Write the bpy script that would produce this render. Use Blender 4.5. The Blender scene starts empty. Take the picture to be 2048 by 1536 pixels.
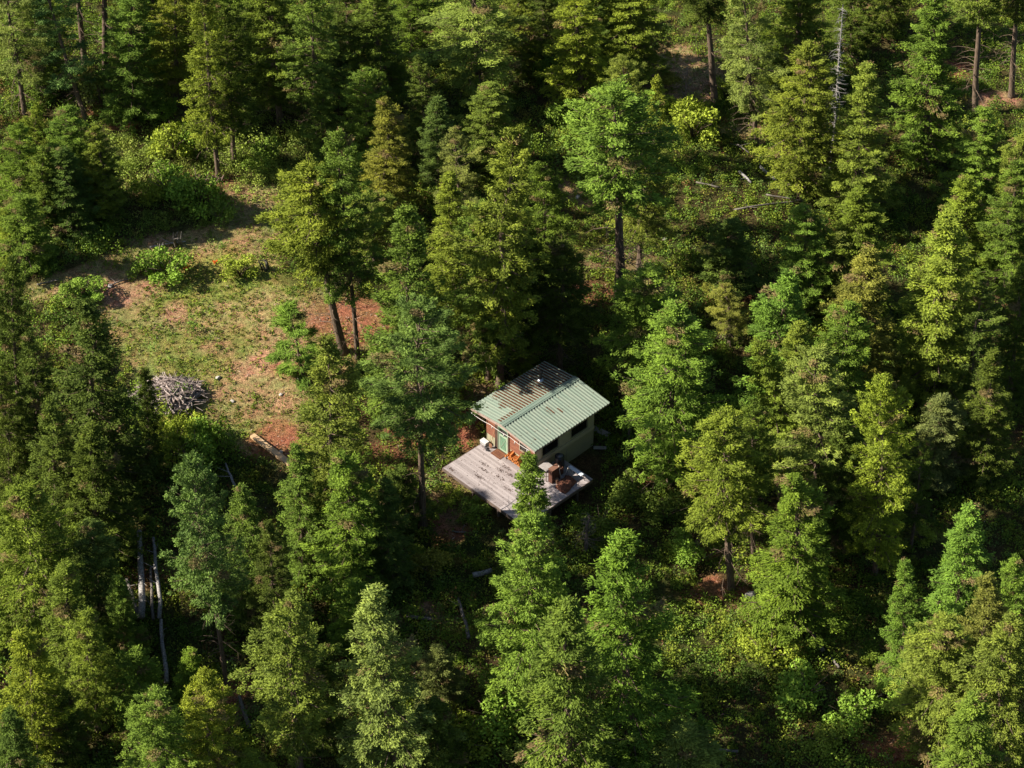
import bpy, math, random
import numpy as np
from mathutils import Vector, Matrix
# ------------------------------------------------------------ camera, sky, sun, exposure
sc = bpy.context.scene
COL = sc.collection
PITCH, FPX, CAMZ = 39.484, 3600.0, 70.0
cam = bpy.data.cameras.new('camera'); camo = bpy.data.objects.new('camera', cam); COL.objects.link(camo)
camo.location = (0, 0, CAMZ); camo.rotation_euler = (math.radians(90 - PITCH), 0, 0)
cam.sensor_width = 36; cam.lens = FPX / 2048 * 36; cam.clip_end = 3000; cam.clip_start = 1
sc.camera = camo
SUN_AZ, SUN_EL = 183.0, 35.5          # direction towards the sun, degrees from +X
w = bpy.data.worlds.new('World'); sc.world = w; w.use_nodes = True
nt = w.node_tree; sky = nt.nodes.new('ShaderNodeTexSky'); sky.sky_type = 'NISHITA'; sky.sun_disc = False
sky.sun_elevation = math.radians(SUN_EL); sky.sun_rotation = math.radians(90 - SUN_AZ)
nt.links.new(sky.outputs[0], nt.nodes['Background'].inputs[0]); nt.nodes['Background'].inputs[1].default_value = 0.05
sl = bpy.data.lights.new('sun', 'SUN'); sl.energy = 5.0; sl.angle = math.radians(0.5); sl.color = (1, 0.90, 0.76)
so = bpy.data.objects.new('sun', sl); COL.objects.link(so)
ca, sa, ce, se = math.cos(math.radians(SUN_AZ)), math.sin(math.radians(SUN_AZ)), math.cos(math.radians(SUN_EL)), math.sin(math.radians(SUN_EL))
so.rotation_euler = Vector((ca * ce, sa * ce, se)).to_track_quat('Z', 'Y').to_euler(); so.location = (-60, -20, 120)
sc.view_settings.view_transform = 'Standard'; sc.view_settings.look = 'None'
sc.view_settings.exposure = 1.15; sc.view_settings.gamma = 1
sc.cycles.max_bounces = 6; sc.cycles.transparent_max_bounces = 4; sc.cycles.use_denoising = True
sc.cycles.diffuse_bounces = 2; sc.cycles.transmission_bounces = 2
rng = np.random.default_rng(7); random.seed(7)

# ------------------------------------------------------------ helpers
_p = math.radians(PITCH)
CF, CU, CR = np.array([0, math.cos(_p), -math.sin(_p)]), np.array([0, math.sin(_p), math.cos(_p)]), np.array([1., 0, 0])
CC = np.array([0, 0, CAMZ])
def ray(px, py): return CF + CR * (px - 1024) / FPX - CU * (py - 768) / FPX
def terrain(x, y):
    x = np.asarray(x, float); y = np.asarray(y, float)
    z = -.30 + .07 * (y - 79.3) - .045 * (x - 2)
    d = np.hypot(x - 1.2, y - 78.5); k = np.clip((d - 7) / 10, 0, 1)
    z = z + k * (.35 * np.sin(x * .13 + .6) * np.cos(y * .11 + 1) + .16 * np.sin(x * .37 + y * .21) + .07 * np.sin(x * .9 - y * .5) * np.cos(y * .8))
    return z
def at(px, py, dz=0.0):
    d = ray(px, py); z = 0.
    for _ in range(25):
        t = (z + dz - CAMZ) / d[2]; P = CC + d * t; z = float(terrain(P[0], P[1]))
    return np.array([P[0], P[1], z])
def tag(o, label=None, cat=None, group=None, kind=None):
    for k, v in (('label', label), ('category', cat), ('group', group), ('kind', kind)):
        if v: o[k] = v
    return o
def link(name, me, mat, parent=None):
    o = bpy.data.objects.new(name, me); COL.objects.link(o)
    if mat is not None:
        me.materials.clear()
        for m in (mat if isinstance(mat, list) else [mat]): me.materials.append(m)
    if parent is not None: o.parent = parent
    return o
def empty(name, loc=(0, 0, 0), rz=0.):
    o = bpy.data.objects.new(name, None); COL.objects.link(o); o.location = loc; o.rotation_euler = (0, 0, rz)
    o.empty_display_size = .3
    return o
def np_mesh(name, V, F, smooth=False):
    """V (n,3), F (m,k) all faces of one size"""
    me = bpy.data.meshes.new(name); V = np.asarray(V, np.float32); F = np.asarray(F, np.int32); m, k = F.shape
    me.vertices.add(len(V)); me.vertices.foreach_set('co', V.ravel())
    me.loops.add(m * k); me.loops.foreach_set('vertex_index', F.ravel())
    me.polygons.add(m); me.polygons.foreach_set('loop_start', np.arange(m, dtype=np.int32) * k)
    me.update(calc_edges=True)
    if smooth: me.polygons.foreach_set('use_smooth', np.ones(m, bool))
    return me
def face_float(me, name, v):
    a = me.attributes.new(name, 'FLOAT', 'FACE'); a.data.foreach_set('value', np.asarray(v, np.float32))
def face_col(me, name, c):
    a = me.attributes.new(name, 'FLOAT_COLOR', 'FACE'); c = np.asarray(c, np.float32)
    a.data.foreach_set('color', np.concatenate([c, np.ones((len(c), 1), np.float32)], 1).ravel())
def unit(v): return v / np.maximum(np.linalg.norm(v, axis=-1, keepdims=True), 1e-9)
def leaves(C, D, N, L, W):
    """rhombic leaf / needle-spray faces"""
    D = unit(D); S = unit(np.cross(D, N)); L = np.asarray(L)[:, None]; W = np.asarray(W)[:, None]
    n = len(C); V = np.empty((n, 4, 3))
    V[:, 0] = C - D * L * .5; V[:, 1] = C + S * W * .5 - D * L * .05; V[:, 2] = C + D * L * .5; V[:, 3] = C - S * W * .5 - D * L * .05
    return V.reshape(-1, 3), np.arange(n * 4).reshape(-1, 4)
class MB:
    """collects simple shapes into ONE mesh"""
    def __init__(s): s.v = []; s.f = []; s.m = []
    def add(s, v, f, mi=0):
        n = len(s.v); s.v += [tuple(p) for p in v]; s.f += [tuple(i + n for i in q) for q in f]; s.m += [mi] * len(f)
    def box(s, x0, x1, y0, y1, z0, z1, mi=0, M=None):
        v = [(x, y, z) for x in (x0, x1) for y in (y0, y1) for z in (z0, z1)]
        if M is not None: v = [tuple(M @ Vector(p)) for p in v]
        s.add(v, [(0, 1, 3, 2), (4, 6, 7, 5), (0, 4, 5, 1), (2, 3, 7, 6), (0, 2, 6, 4), (1, 5, 7, 3)], mi)
    def tube(s, pts, rad, n=6, mi=0, cap=True):
        pts = [Vector(p) for p in pts]; rad = rad if hasattr(rad, '__len__') else [rad] * len(pts)
        v = []; f = []; up = Vector((.13, .21, .97))
        for i, p in enumerate(pts):
            d = (pts[min(i + 1, len(pts) - 1)] - pts[max(i - 1, 0)]).normalized()
            if abs(d.dot(up)) > .95: up = Vector((.9, .3, .1))
            a = d.cross(up).normalized(); b = d.cross(a)
            for k in range(n):
                t = 2 * math.pi * k / n; v.append(p + (a * math.cos(t) + b * math.sin(t)) * rad[i])
        for i in range(len(pts) - 1):
            for k in range(n):
                j = (k + 1) % n; f.append((i * n + k, i * n + j, (i + 1) * n + j, (i + 1) * n + k))
        if cap: f.append(tuple(range(n))[::-1]); f.append(tuple(range((len(pts) - 1) * n, len(pts) * n)))
        s.add(v, f, mi)
    def prism(s, poly, y0, y1, M, mi=0):
        """poly in (x,z), extruded along y"""
        n = len(poly); v = [M @ Vector((x, y0, z)) for x, z in poly] + [M @ Vector((x, y1, z)) for x, z in poly]
        f = [tuple(range(n)), tuple(range(2 * n - 1, n - 1, -1))] + [(i, i + n, (i + 1) % n + n, (i + 1) % n) for i in range(n)]
        s.add(v, f, mi)
    def mesh(s, name, smooth=False, bevel=0):
        me = bpy.data.meshes.new(name); me.from_pydata(s.v, [], s.f); me.update()
        me.polygons.foreach_set('material_index', s.m)
        if smooth: me.polygons.foreach_set('use_smooth', [True] * len(s.f))
        return me
    def build(s, name, mat, parent=None, smooth=False, bevel=0):
        o = link(name, s.mesh(name, smooth), mat, parent)
        if bevel:
            b = o.modifiers.new('bevel', 'BEVEL'); b.width = bevel; b.segments = 1; b.limit_method = 'ANGLE'
        return o

# ------------------------------------------------------------ materials
def mat(name, col=(.5, .5, .5), rough=.8, noise=None, metal=0, spec=.3, bump=0, coord='Object'):
    """noise=(scale, colour2, contrast, stretch xyz)"""
    m = bpy.data.materials.new(name); m.use_nodes = True; n = m.node_tree.nodes; l = m.node_tree.links
    b = n['Principled BSDF']; b.inputs['Base Color'].default_value = (*col, 1); b.inputs['Roughness'].default_value = rough
    b.inputs['Metallic'].default_value = metal; b.inputs['Specular IOR Level'].default_value = spec
    if noise:
        sc_, c2, con, st = noise
        tc = n.new('ShaderNodeTexCoord'); mp = n.new('ShaderNodeMapping'); mp.inputs['Scale'].default_value = st
        nz = n.new('ShaderNodeTexNoise'); nz.inputs['Scale'].default_value = sc_; nz.inputs['Detail'].default_value = 6
        nz.inputs['Roughness'].default_value = .65
        r = n.new('ShaderNodeMapRange'); r.inputs[1].default_value = .5 - con; r.inputs[2].default_value = .5 + con
        mx = n.new('ShaderNodeMix'); mx.data_type = 'RGBA'; mx.inputs[6].default_value = (*col, 1); mx.inputs[7].default_value = (*c2, 1)
        l.new(tc.outputs[coord], mp.inputs[0]); l.new(mp.outputs[0], nz.inputs['Vector']); l.new(nz.outputs[0], r.inputs[0])
        l.new(r.outputs[0], mx.inputs[0]); l.new(mx.outputs[2], b.inputs['Base Color'])
        if bump:
            bp = n.new('ShaderNodeBump'); bp.inputs['Strength'].default_value = bump; bp.inputs['Distance'].default_value = .05
            l.new(nz.outputs[0], bp.inputs['Height']); l.new(bp.outputs[0], b.inputs['Normal'])
    return m
def leaf_mat(name, objcol=True, transl=.12):
    m = bpy.data.materials.new(name); m.use_nodes = True; n = m.node_tree.nodes; l = m.node_tree.links
    b = n['Principled BSDF']; b.inputs['Roughness'].default_value = .7; b.inputs['Specular IOR Level'].default_value = .06
    if objcol:
        oi = n.new('ShaderNodeObjectInfo'); at_ = n.new('ShaderNodeAttribute'); at_.attribute_name = 'v'
        r = n.new('ShaderNodeMapRange'); r.inputs[3].default_value = .5; r.inputs[4].default_value = 2.0
        l.new(at_.outputs['Fac'], r.inputs[0])
        sc1 = n.new('ShaderNodeVectorMath'); sc1.operation = 'SCALE'; l.new(oi.outputs['Color'], sc1.inputs[0]); l.new(r.outputs[0], sc1.inputs['Scale'])
        wm = n.new('ShaderNodeVectorMath'); wm.operation = 'MULTIPLY'; wm.inputs[1].default_value = (1.2, 1.1, .8); l.new(sc1.outputs[0], wm.inputs[0])
        a2 = n.new('ShaderNodeAttribute'); a2.attribute_name = 'h'
        mx = n.new('ShaderNodeMix'); mx.data_type = 'RGBA'; l.new(a2.outputs['Fac'], mx.inputs[0]); l.new(sc1.outputs[0], mx.inputs[6]); l.new(wm.outputs[0], mx.inputs[7])
        a3 = n.new('ShaderNodeAttribute'); a3.attribute_name = 'b'; m3 = n.new('ShaderNodeMix'); m3.data_type = 'RGBA'; l.new(a3.outputs['Fac'], m3.inputs[0]); l.new(mx.outputs[2], m3.inputs[6]); m3.inputs[7].default_value = (.20, .13, .07, 1)
        out = m3.outputs[2]
    else:
        at_ = n.new('ShaderNodeAttribute'); at_.attribute_name = 'col'; out = at_.outputs['Color']
    l.new(out, b.inputs['Base Color'])
    t = n.new('ShaderNodeBsdfTranslucent'); mb = n.new('ShaderNodeMixShader'); mb.inputs[0].default_value = transl
    g = n.new('ShaderNodeVectorMath'); g.operation = 'MULTIPLY'; g.inputs[1].default_value = (1.1, 1.15, .55); l.new(out, g.inputs[0]); l.new(g.outputs[0], t.inputs['Color'])
    l.new(b.outputs[0], mb.inputs[1]); l.new(t.outputs[0], mb.inputs[2]); l.new(mb.outputs[0], n['Material Output'].inputs[0])
    return m
M_NEEDLE = leaf_mat('needles')
M_UNDER = leaf_mat('undergrowth_leaves', False, .15)
M_LITTER = leaf_mat('needle_litter', False, .0)
M_BARK = mat('bark', (.075, .052, .036), .9, (6, (.17, .125, .09), .12, (3, 3, .5)), bump=.6)
M_DEAD = mat('dead_wood', (.22, .20, .18), .85, (5, (.09, .075, .06), .14, (4, 4, .6)), bump=.3)
M_DEADD = mat('weathered_twigs', (.20, .165, .14), .85, (5, (.09, .07, .055), .14, (4, 4, .6)))
M_PALELOG = mat('bleached_log', (.42, .41, .40), .8, (4, (.10, .09, .08), .16, (3, 3, .7)))

# ------------------------------------------------------------ ground
def axis(lo, hi, step, far):
    a = list(np.arange(lo, hi + step, step)); s = step
    while a[-1] < far: s *= 1.35; a.append(a[-1] + s)
    s = step
    while a[0] > -far: s *= 1.35; a.insert(0, a[0] - s)
    return np.array(a)
def inpoly(x, y, poly):
    x = np.asarray(x); y = np.asarray(y); c = np.zeros(x.shape, bool); n = len(poly)
    for i in range(n):
        x1, y1 = poly[i][:2]; x2, y2 = poly[(i + 1) % n][:2]
        if y1 == y2: continue
        c ^= ((y1 > y) != (y2 > y)) & (x < (x2 - x1) * (y - y1) / (y2 - y1) + x1)
    return c
def smooth_noise(x, y, s, seed):
    r = np.random.default_rng(seed); o = np.zeros(np.shape(x))
    for k in range(7):
        a = r.uniform(0, 6.28); f = r.uniform(.5, 1.9) / s; o = o + np.sin(f * (x * np.cos(a) + y * np.sin(a)) * 2 + r.uniform(0, 6.28))
    return o / 4.2
CLEAR = [at(*q) for q in [(30, 600), (60, 568), (120, 545), (200, 512), (290, 480), (400, 455), (455, 430), (500, 375), (560, 370), (560, 450), (560, 570), (690, 585), (770, 620),
                         (750, 700), (650, 770), (590, 860), (575, 945), (470, 900), (390, 850), (300, 800), (235, 700), (180, 620)]]
# patches whose ground shows: (px, py, rx, ry in photo px, colour key, strength)
RED, TAN, YEL, PNK, GRS = 0, 1, 2, 3, 4
PATCH = [(700, 640, 80, 50, RED, 1), (548, 885, 52, 44, RED, 1.6), (590, 735, 45, 20, RED, .8), (250, 590, 60, 34, PNK, 1), (370, 636, 22, 5, TAN, 1), (400, 655, 24, 5, TAN, 1), (425, 676, 18, 6, TAN, 1), (460, 612, 60, 10, TAN, .8), (520, 730, 60, 24, PNK, .8), (340, 630, 30, 14, PNK, .6), (540, 620, 90, 40, TAN, .7), (430, 700, 40, 16, PNK, .5),
         (420, 590, 200, 60, GRS, .8), (380, 690, 140, 60, GRS, .6), (500, 780, 110, 60, TAN, .7), (400, 740, 80, 30, GRS, .8), (470, 840, 80, 40, GRS, .5), (570, 690, 50, 40, PNK, .6),
         (260, 560, 90, 26, TAN, .6), (480, 410, 60, 40, TAN, .7), (400, 640, 120, 30, TAN, .6), (330, 490, 90, 18, TAN, .8), (160, 575, 90, 16, TAN, .6), (420, 530, 120, 30, YEL, .6),
         (930, 860, 36, 36, RED, 1), (830, 870, 70, 22, RED, .8), (780, 920, 60, 30, RED, .5), (870, 1000, 60, 60, TAN, .6), (915, 1060, 50, 24, RED, .9), (960, 1000, 40, 40, YEL, .5),
         (960, 780, 40, 30, TAN, .6), (900, 1120, 50, 20, YEL, .5), (1450, 1185, 70, 26, RED, .9), (1430, 1100, 30, 18, RED, .6), (1500, 1230, 60, 20, TAN, .5), (1290, 950, 30, 14, RED, .8),
         (1560, 1290, 120, 26, YEL, .5), (1800, 1500, 90, 34, RED, .8), (1870, 1470, 60, 20, PNK, .6), (1355, 150, 90, 60, TAN, 1.3), (1400, 250, 110, 34, YEL, 1.3), (1490, 265, 60, 14, TAN, .8),
         (1180, 400, 50, 20, TAN, .6), (1170, 480, 60, 20, YEL, .6), (1230, 520, 90, 20, TAN, .6), (1200, 590, 60, 24, RED, .6), (1520, 590, 40, 20, RED, .9), (1480, 600, 60, 20, RED, .5),
         (2020, 600, 40, 30, PNK, .8), (1980, 200, 60, 20, PNK, .9), (1900, 140, 60, 20, RED, .6), (1760, 20, 60, 20, PNK, .7), (1810, 195, 30, 10, RED, .7), (1960, 900, 90, 26, YEL, .8), (1850, 930, 60, 20, YEL, .5),
         (300, 1150, 70, 24, RED, .5), (460, 1385, 50, 26, RED, 1.2), (490, 1430, 30, 18, TAN, .8), (850, 1225, 80, 16, TAN, .7), (910, 1260, 60, 20, YEL, .6), (250, 250, 30, 10, RED, .9), (210, 225, 30, 12, RED, .6),
         (330, 290, 30, 12, PNK, .6), (360, 230, 40, 14, TAN, .5), (420, 360, 60, 16, RED, .6), (500, 400, 60, 30, TAN, .6), (130, 1450, 40, 20, RED, .6), (20, 530, 20, 10, RED, .5), (1640, 160, 40, 20, TAN, .5),
         (1480, 1050, 30, 14, YEL, .5), (1840, 1070, 50, 24, YEL, .7), (1700, 1290, 60, 20, YEL, .5), (1040, 1110, 30, 10, RED, .8), (1780, 1300, 40, 16, TAN, .4), (1130, 380, 30, 20, TAN, .7), (640, 1110, 50, 16, TAN, .3)]
PW = []
for px, py, rx, ry, k, s in PATCH:
    P = at(px, py); Q = at(px + rx, py); T = at(px, py - ry)
    PW.append((P[0], P[1], abs(Q[0] - P[0]), abs(T[1] - P[1]), k, s))
CABIN_POLY = [(-1.9, 79.4), (-4.6, 77.1), (.8, 71.6), (5.2, 76.0), (5.0, 79.9), (1.9, 83.2)]
def masks(x, y):
    out = np.zeros((5,) + np.shape(x))
    wx = x + .5 * smooth_noise(x, y, 1.1, 3); wy = y + .6 * smooth_noise(x, y, 1.3, 4)
    for cx, cy, rx, ry, k, s in PW:
        d = ((wx - cx) / rx) ** 2 + ((wy - cy) / ry) ** 2
        out[k] = np.maximum(out[k], s * np.clip(1.5 - d, 0, 1))
    return out
gx, gy = axis(-48, 50, .35, 420), axis(50, 136, .35, 460)
gx = gx[(gx > -430) & (gx < 430)]; gy = gy[(gy > -140)]
X, Y = np.meshgrid(gx, gy); Z = terrain(X, Y)
nx, ny = len(gx), len(gy)
idx = np.arange(nx * ny).reshape(ny, nx)
Fg = np.stack([idx[:-1, :-1], idx[:-1, 1:], idx[1:, 1:], idx[1:, :-1]], -1).reshape(-1, 4)
Zb = Z + .03 * smooth_noise(X, Y, .35, 9)
gme = np_mesh('ground', np.stack([X, Y, Zb], -1).reshape(-1, 3), Fg, True)
mk = masks(X, Y); clr = inpoly(X, Y, CLEAR).astype(float)
base = np.array([.075, .055, .030]); PC = np.array([[.29, .125, .085], [.33, .235, .15], [.24, .22, .06], [.37, .205, .165], [.17, .20, .05]])
nz = smooth_noise(X, Y, 3.5, 21)[..., None]; gr0 = np.clip(.45 + .5 * nz, 0, 1)
colr = base * (1 - gr0) + np.array([.05, .065, .02]) * gr0
cg = np.array([.235, .200, .10]) + .05 * smooth_noise(X, Y, 1.2, 5)[..., None] * np.array([1, -.3, .3])
colr = colr * (1 - clr[..., None]) + cg * clr[..., None]
for k in (GRS, YEL, TAN, PNK, RED):
    a_ = np.clip(mk[k], 0, 1)[..., None]; colr = colr * (1 - a_ * .9) + PC[k] * a_ * .9
ca_ = gme.attributes.new('col', 'FLOAT_COLOR', 'POINT')
ca_.data.foreach_set('color', np.concatenate([np.clip(colr, 0, 1), np.ones(X.shape + (1,))], -1).astype(np.float32).ravel())
mg = bpy.data.materials.new('forest_floor'); mg.use_nodes = True; n = mg.node_tree.nodes; l = mg.node_tree.links; b = n['Principled BSDF']; b.inputs['Roughness'].default_value = .95; b.inputs['Specular IOR Level'].default_value = .1
A = n.new('ShaderNodeAttribute'); A.attribute_name = 'col'; tc = n.new('ShaderNodeTexCoord')
def mul(inp, scale, lo, hi, c1, c2, det=8):
    z1 = n.new('ShaderNodeTexNoise'); z1.inputs['Scale'].default_value = scale; z1.inputs['Detail'].default_value = det; z1.inputs['Roughness'].default_value = .7
    l.new(tc.outputs['Object'], z1.inputs['Vector']); r = n.new('ShaderNodeMapRange'); r.inputs[1].default_value = lo; r.inputs[2].default_value = hi; l.new(z1.outputs[0], r.inputs[0])
    m1 = n.new('ShaderNodeMix'); m1.data_type = 'RGBA'; m1.inputs[6].default_value = (*c1, 1); m1.inputs[7].default_value = (*c2, 1); l.new(r.outputs[0], m1.inputs[0])
    m2 = n.new('ShaderNodeMix'); m2.data_type = 'RGBA'; m2.blend_type = 'MULTIPLY'; m2.inputs[0].default_value = 1; l.new(inp, m2.inputs[6]); l.new(m1.outputs[2], m2.inputs[7])
    return m2.outputs[2], z1
o1, z1 = mul(A.outputs['Color'], 3.0, .35, .65, (.62, .55, .5), (1.35, 1.4, 1.3)); o2, z2 = mul(o1, 12, .4, .6, (.6, .62, .6), (1.35, 1.3, 1.2)); o3, z3 = mul(o2, .9, .4, .6, (.85, 1.05, .8), (1.15, .95, 1.0))
l.new(o3, b.inputs['Base Color']); bp = n.new('ShaderNodeBump'); bp.inputs['Strength'].default_value = .8; bp.inputs['Distance'].default_value = .12; l.new(z2.outputs[0], bp.inputs['Height']); l.new(bp.outputs[0], b.inputs['Normal'])
tag(link('ground', gme, mg), 'forest floor of brown needle duff and dry grass', None, None, 'structure')

# ------------------------------------------------------------ undergrowth (uncountable ground cover)
def scatter(nc, x0, x1, y0, y1, dens, r):
    x = r.uniform(x0, x1, nc); y = r.uniform(y0, y1, nc); k = r.random(nc) < dens(x, y); return x[k], y[k]
def dens_under(x, y):
    m = masks(x, y); d = .80 + .30 * smooth_noise(x, y, 2.2, 31)
    d = d * (1 - .93 * np.clip(m[RED] + m[PNK] * .9 + m[TAN] * .75 + m[YEL] * .25 + m[GRS] * .5, 0, 1))
    d = np.where(inpoly(x, y, CLEAR), d * .07, d); d = np.where(inpoly(x, y, CABIN_POLY), 0, d)
    return d
HUES = np.array([[.15, .225, .028], [.20, .25, .032], [.105, .18, .028], [.135, .205, .048], [.20, .185, .042], [.21, .13, .05]])
MEADOW = at(420, 320)
def cluster_mesh(name, x, y, r, rad, hgt, per, lf, bright=None, hue_p=(.36, .22, .24, .12, .05, .01)):
    n_ = len(x); z = terrain(x, y)
    hn = smooth_noise(x, y, 3.0, 55); hue = np.array([r.choice(6, p=hue_p) for _ in range(n_)])
    md = np.clip(1.3 - ((x - MEADOW[0]) / 9.5) ** 2 - ((y - MEADOW[1]) / 9) ** 2, 0, 1)[:, None]; c = HUES[hue] * (1 - md) + (HUES[hue] * .35 + np.array([.23, .29, .06]) * .75) * md
    c = c * (1 + .25 * hn)[:, None] * r.uniform(.75, 1.3, n_)[:, None]
    R_ = rad * r.uniform(.6, 1.4, n_); H_ = hgt * r.uniform(.5, 1.5, n_) * (1 + .35 * hn)
    i = np.repeat(np.arange(n_), per); m_ = len(i)
    u = unit(r.normal(size=(m_, 3))); u[:, 2] = np.abs(u[:, 2]); q = r.random(m_)[:, None] ** .4
    C = np.stack([x[i], y[i], z[i]], 1) + u * q * np.stack([R_[i], R_[i], H_[i]], 1); C[:, 2] += .04
    D = unit(u * .5 + r.normal(size=(m_, 3)) * .7 + np.array([0, 0, .2])); N = unit(u + r.normal(size=(m_, 3)) * .7 + np.array([0, 0, .5]))
    L = lf * r.uniform(.6, 1.4, m_); V, F = leaves(C, D, N, L, L * r.uniform(.4, .75, m_))
    me = np_mesh(name, V, F); face_col(me, 'col', np.clip(c[i] * r.uniform(.82, 1.2, m_)[:, None], 0, 1)); return me
r1 = np.random.default_rng(11)
x, y = scatter(36000, -46, 48, 52, 134, dens_under, r1)
tag(link('undergrowth', cluster_mesh('undergrowth', x, y, r1, .45, .45, 56, .12), M_UNDER), 'low leafy green undergrowth covering the forest floor', 'undergrowth', None, 'stuff')
x, y = scatter(8000, -46, 48, 52, 134, lambda x, y: dens_under(x, y) * np.clip(.35 + .9 * smooth_noise(x, y, 4, 77), 0, 1), r1)
tag(link('brushwood', cluster_mesh('brushwood', x, y, r1, .7, 1.1, 155, .125), M_UNDER), 'knee high leafy brush massed between the trees', 'brush', None, 'stuff')
def dens_grass(x, y):
    m = masks(x, y); return np.where(inpoly(x, y, CLEAR), .55 + .5 * smooth_noise(x, y, 1.3, 40) + .4 * m[GRS] - .45 * m[RED] - .35 * m[PNK] - .1 * m[TAN], .25 * (m[TAN] + m[YEL] + m[PNK] * .5)) * ~inpoly(x, y, CABIN_POLY)
x, y = scatter(110000, -34, 48, 55, 134, dens_grass, r1)
tag(link('grass', cluster_mesh('grass', x, y, r1, .15, .14, 9, .10, hue_p=(.36, .28, .1, .1, .14, .02)), M_UNDER), 'short green and straw coloured grass of the clearing', 'grass', None, 'stuff')
def dens_litter(x, y):
    m = masks(x, y); return np.clip(m[RED] + .5 * m[PNK] + .3 * m[TAN] + .08, 0, 1) * ~inpoly(x, y, CABIN_POLY)
x, y = scatter(60000, -46, 48, 55, 134, dens_litter, r1)
n_ = len(x) * 3; xi = np.repeat(x, 3) + r1.normal(0, .12, n_); yi = np.repeat(y, 3) + r1.normal(0, .12, n_)
C = np.stack([xi, yi, terrain(xi, yi) + .05], 1); D = unit(r1.normal(size=(n_, 3)) * np.array([1, 1, .2])); V, F = leaves(C, D, unit(np.array([[0, 0, 1.]]) + r1.normal(size=(n_, 3)) * .3), r1.uniform(.08, .3, n_), r1.uniform(.02, .05, n_))
me = np_mesh('needle_duff', V, F); cc = np.array([[.30, .11, .06], [.38, .22, .15], [.14, .07, .045], [.42, .33, .26]])[r1.choice(4, n_, p=[.45, .25, .2, .1])]; face_col(me, 'col', cc * r1.uniform(.7, 1.2, n_)[:, None])
tag(link('needle_duff', me, M_LITTER), 'rust red needle and bark litter scattered over bare ground', 'needle litter', None, 'stuff')

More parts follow.
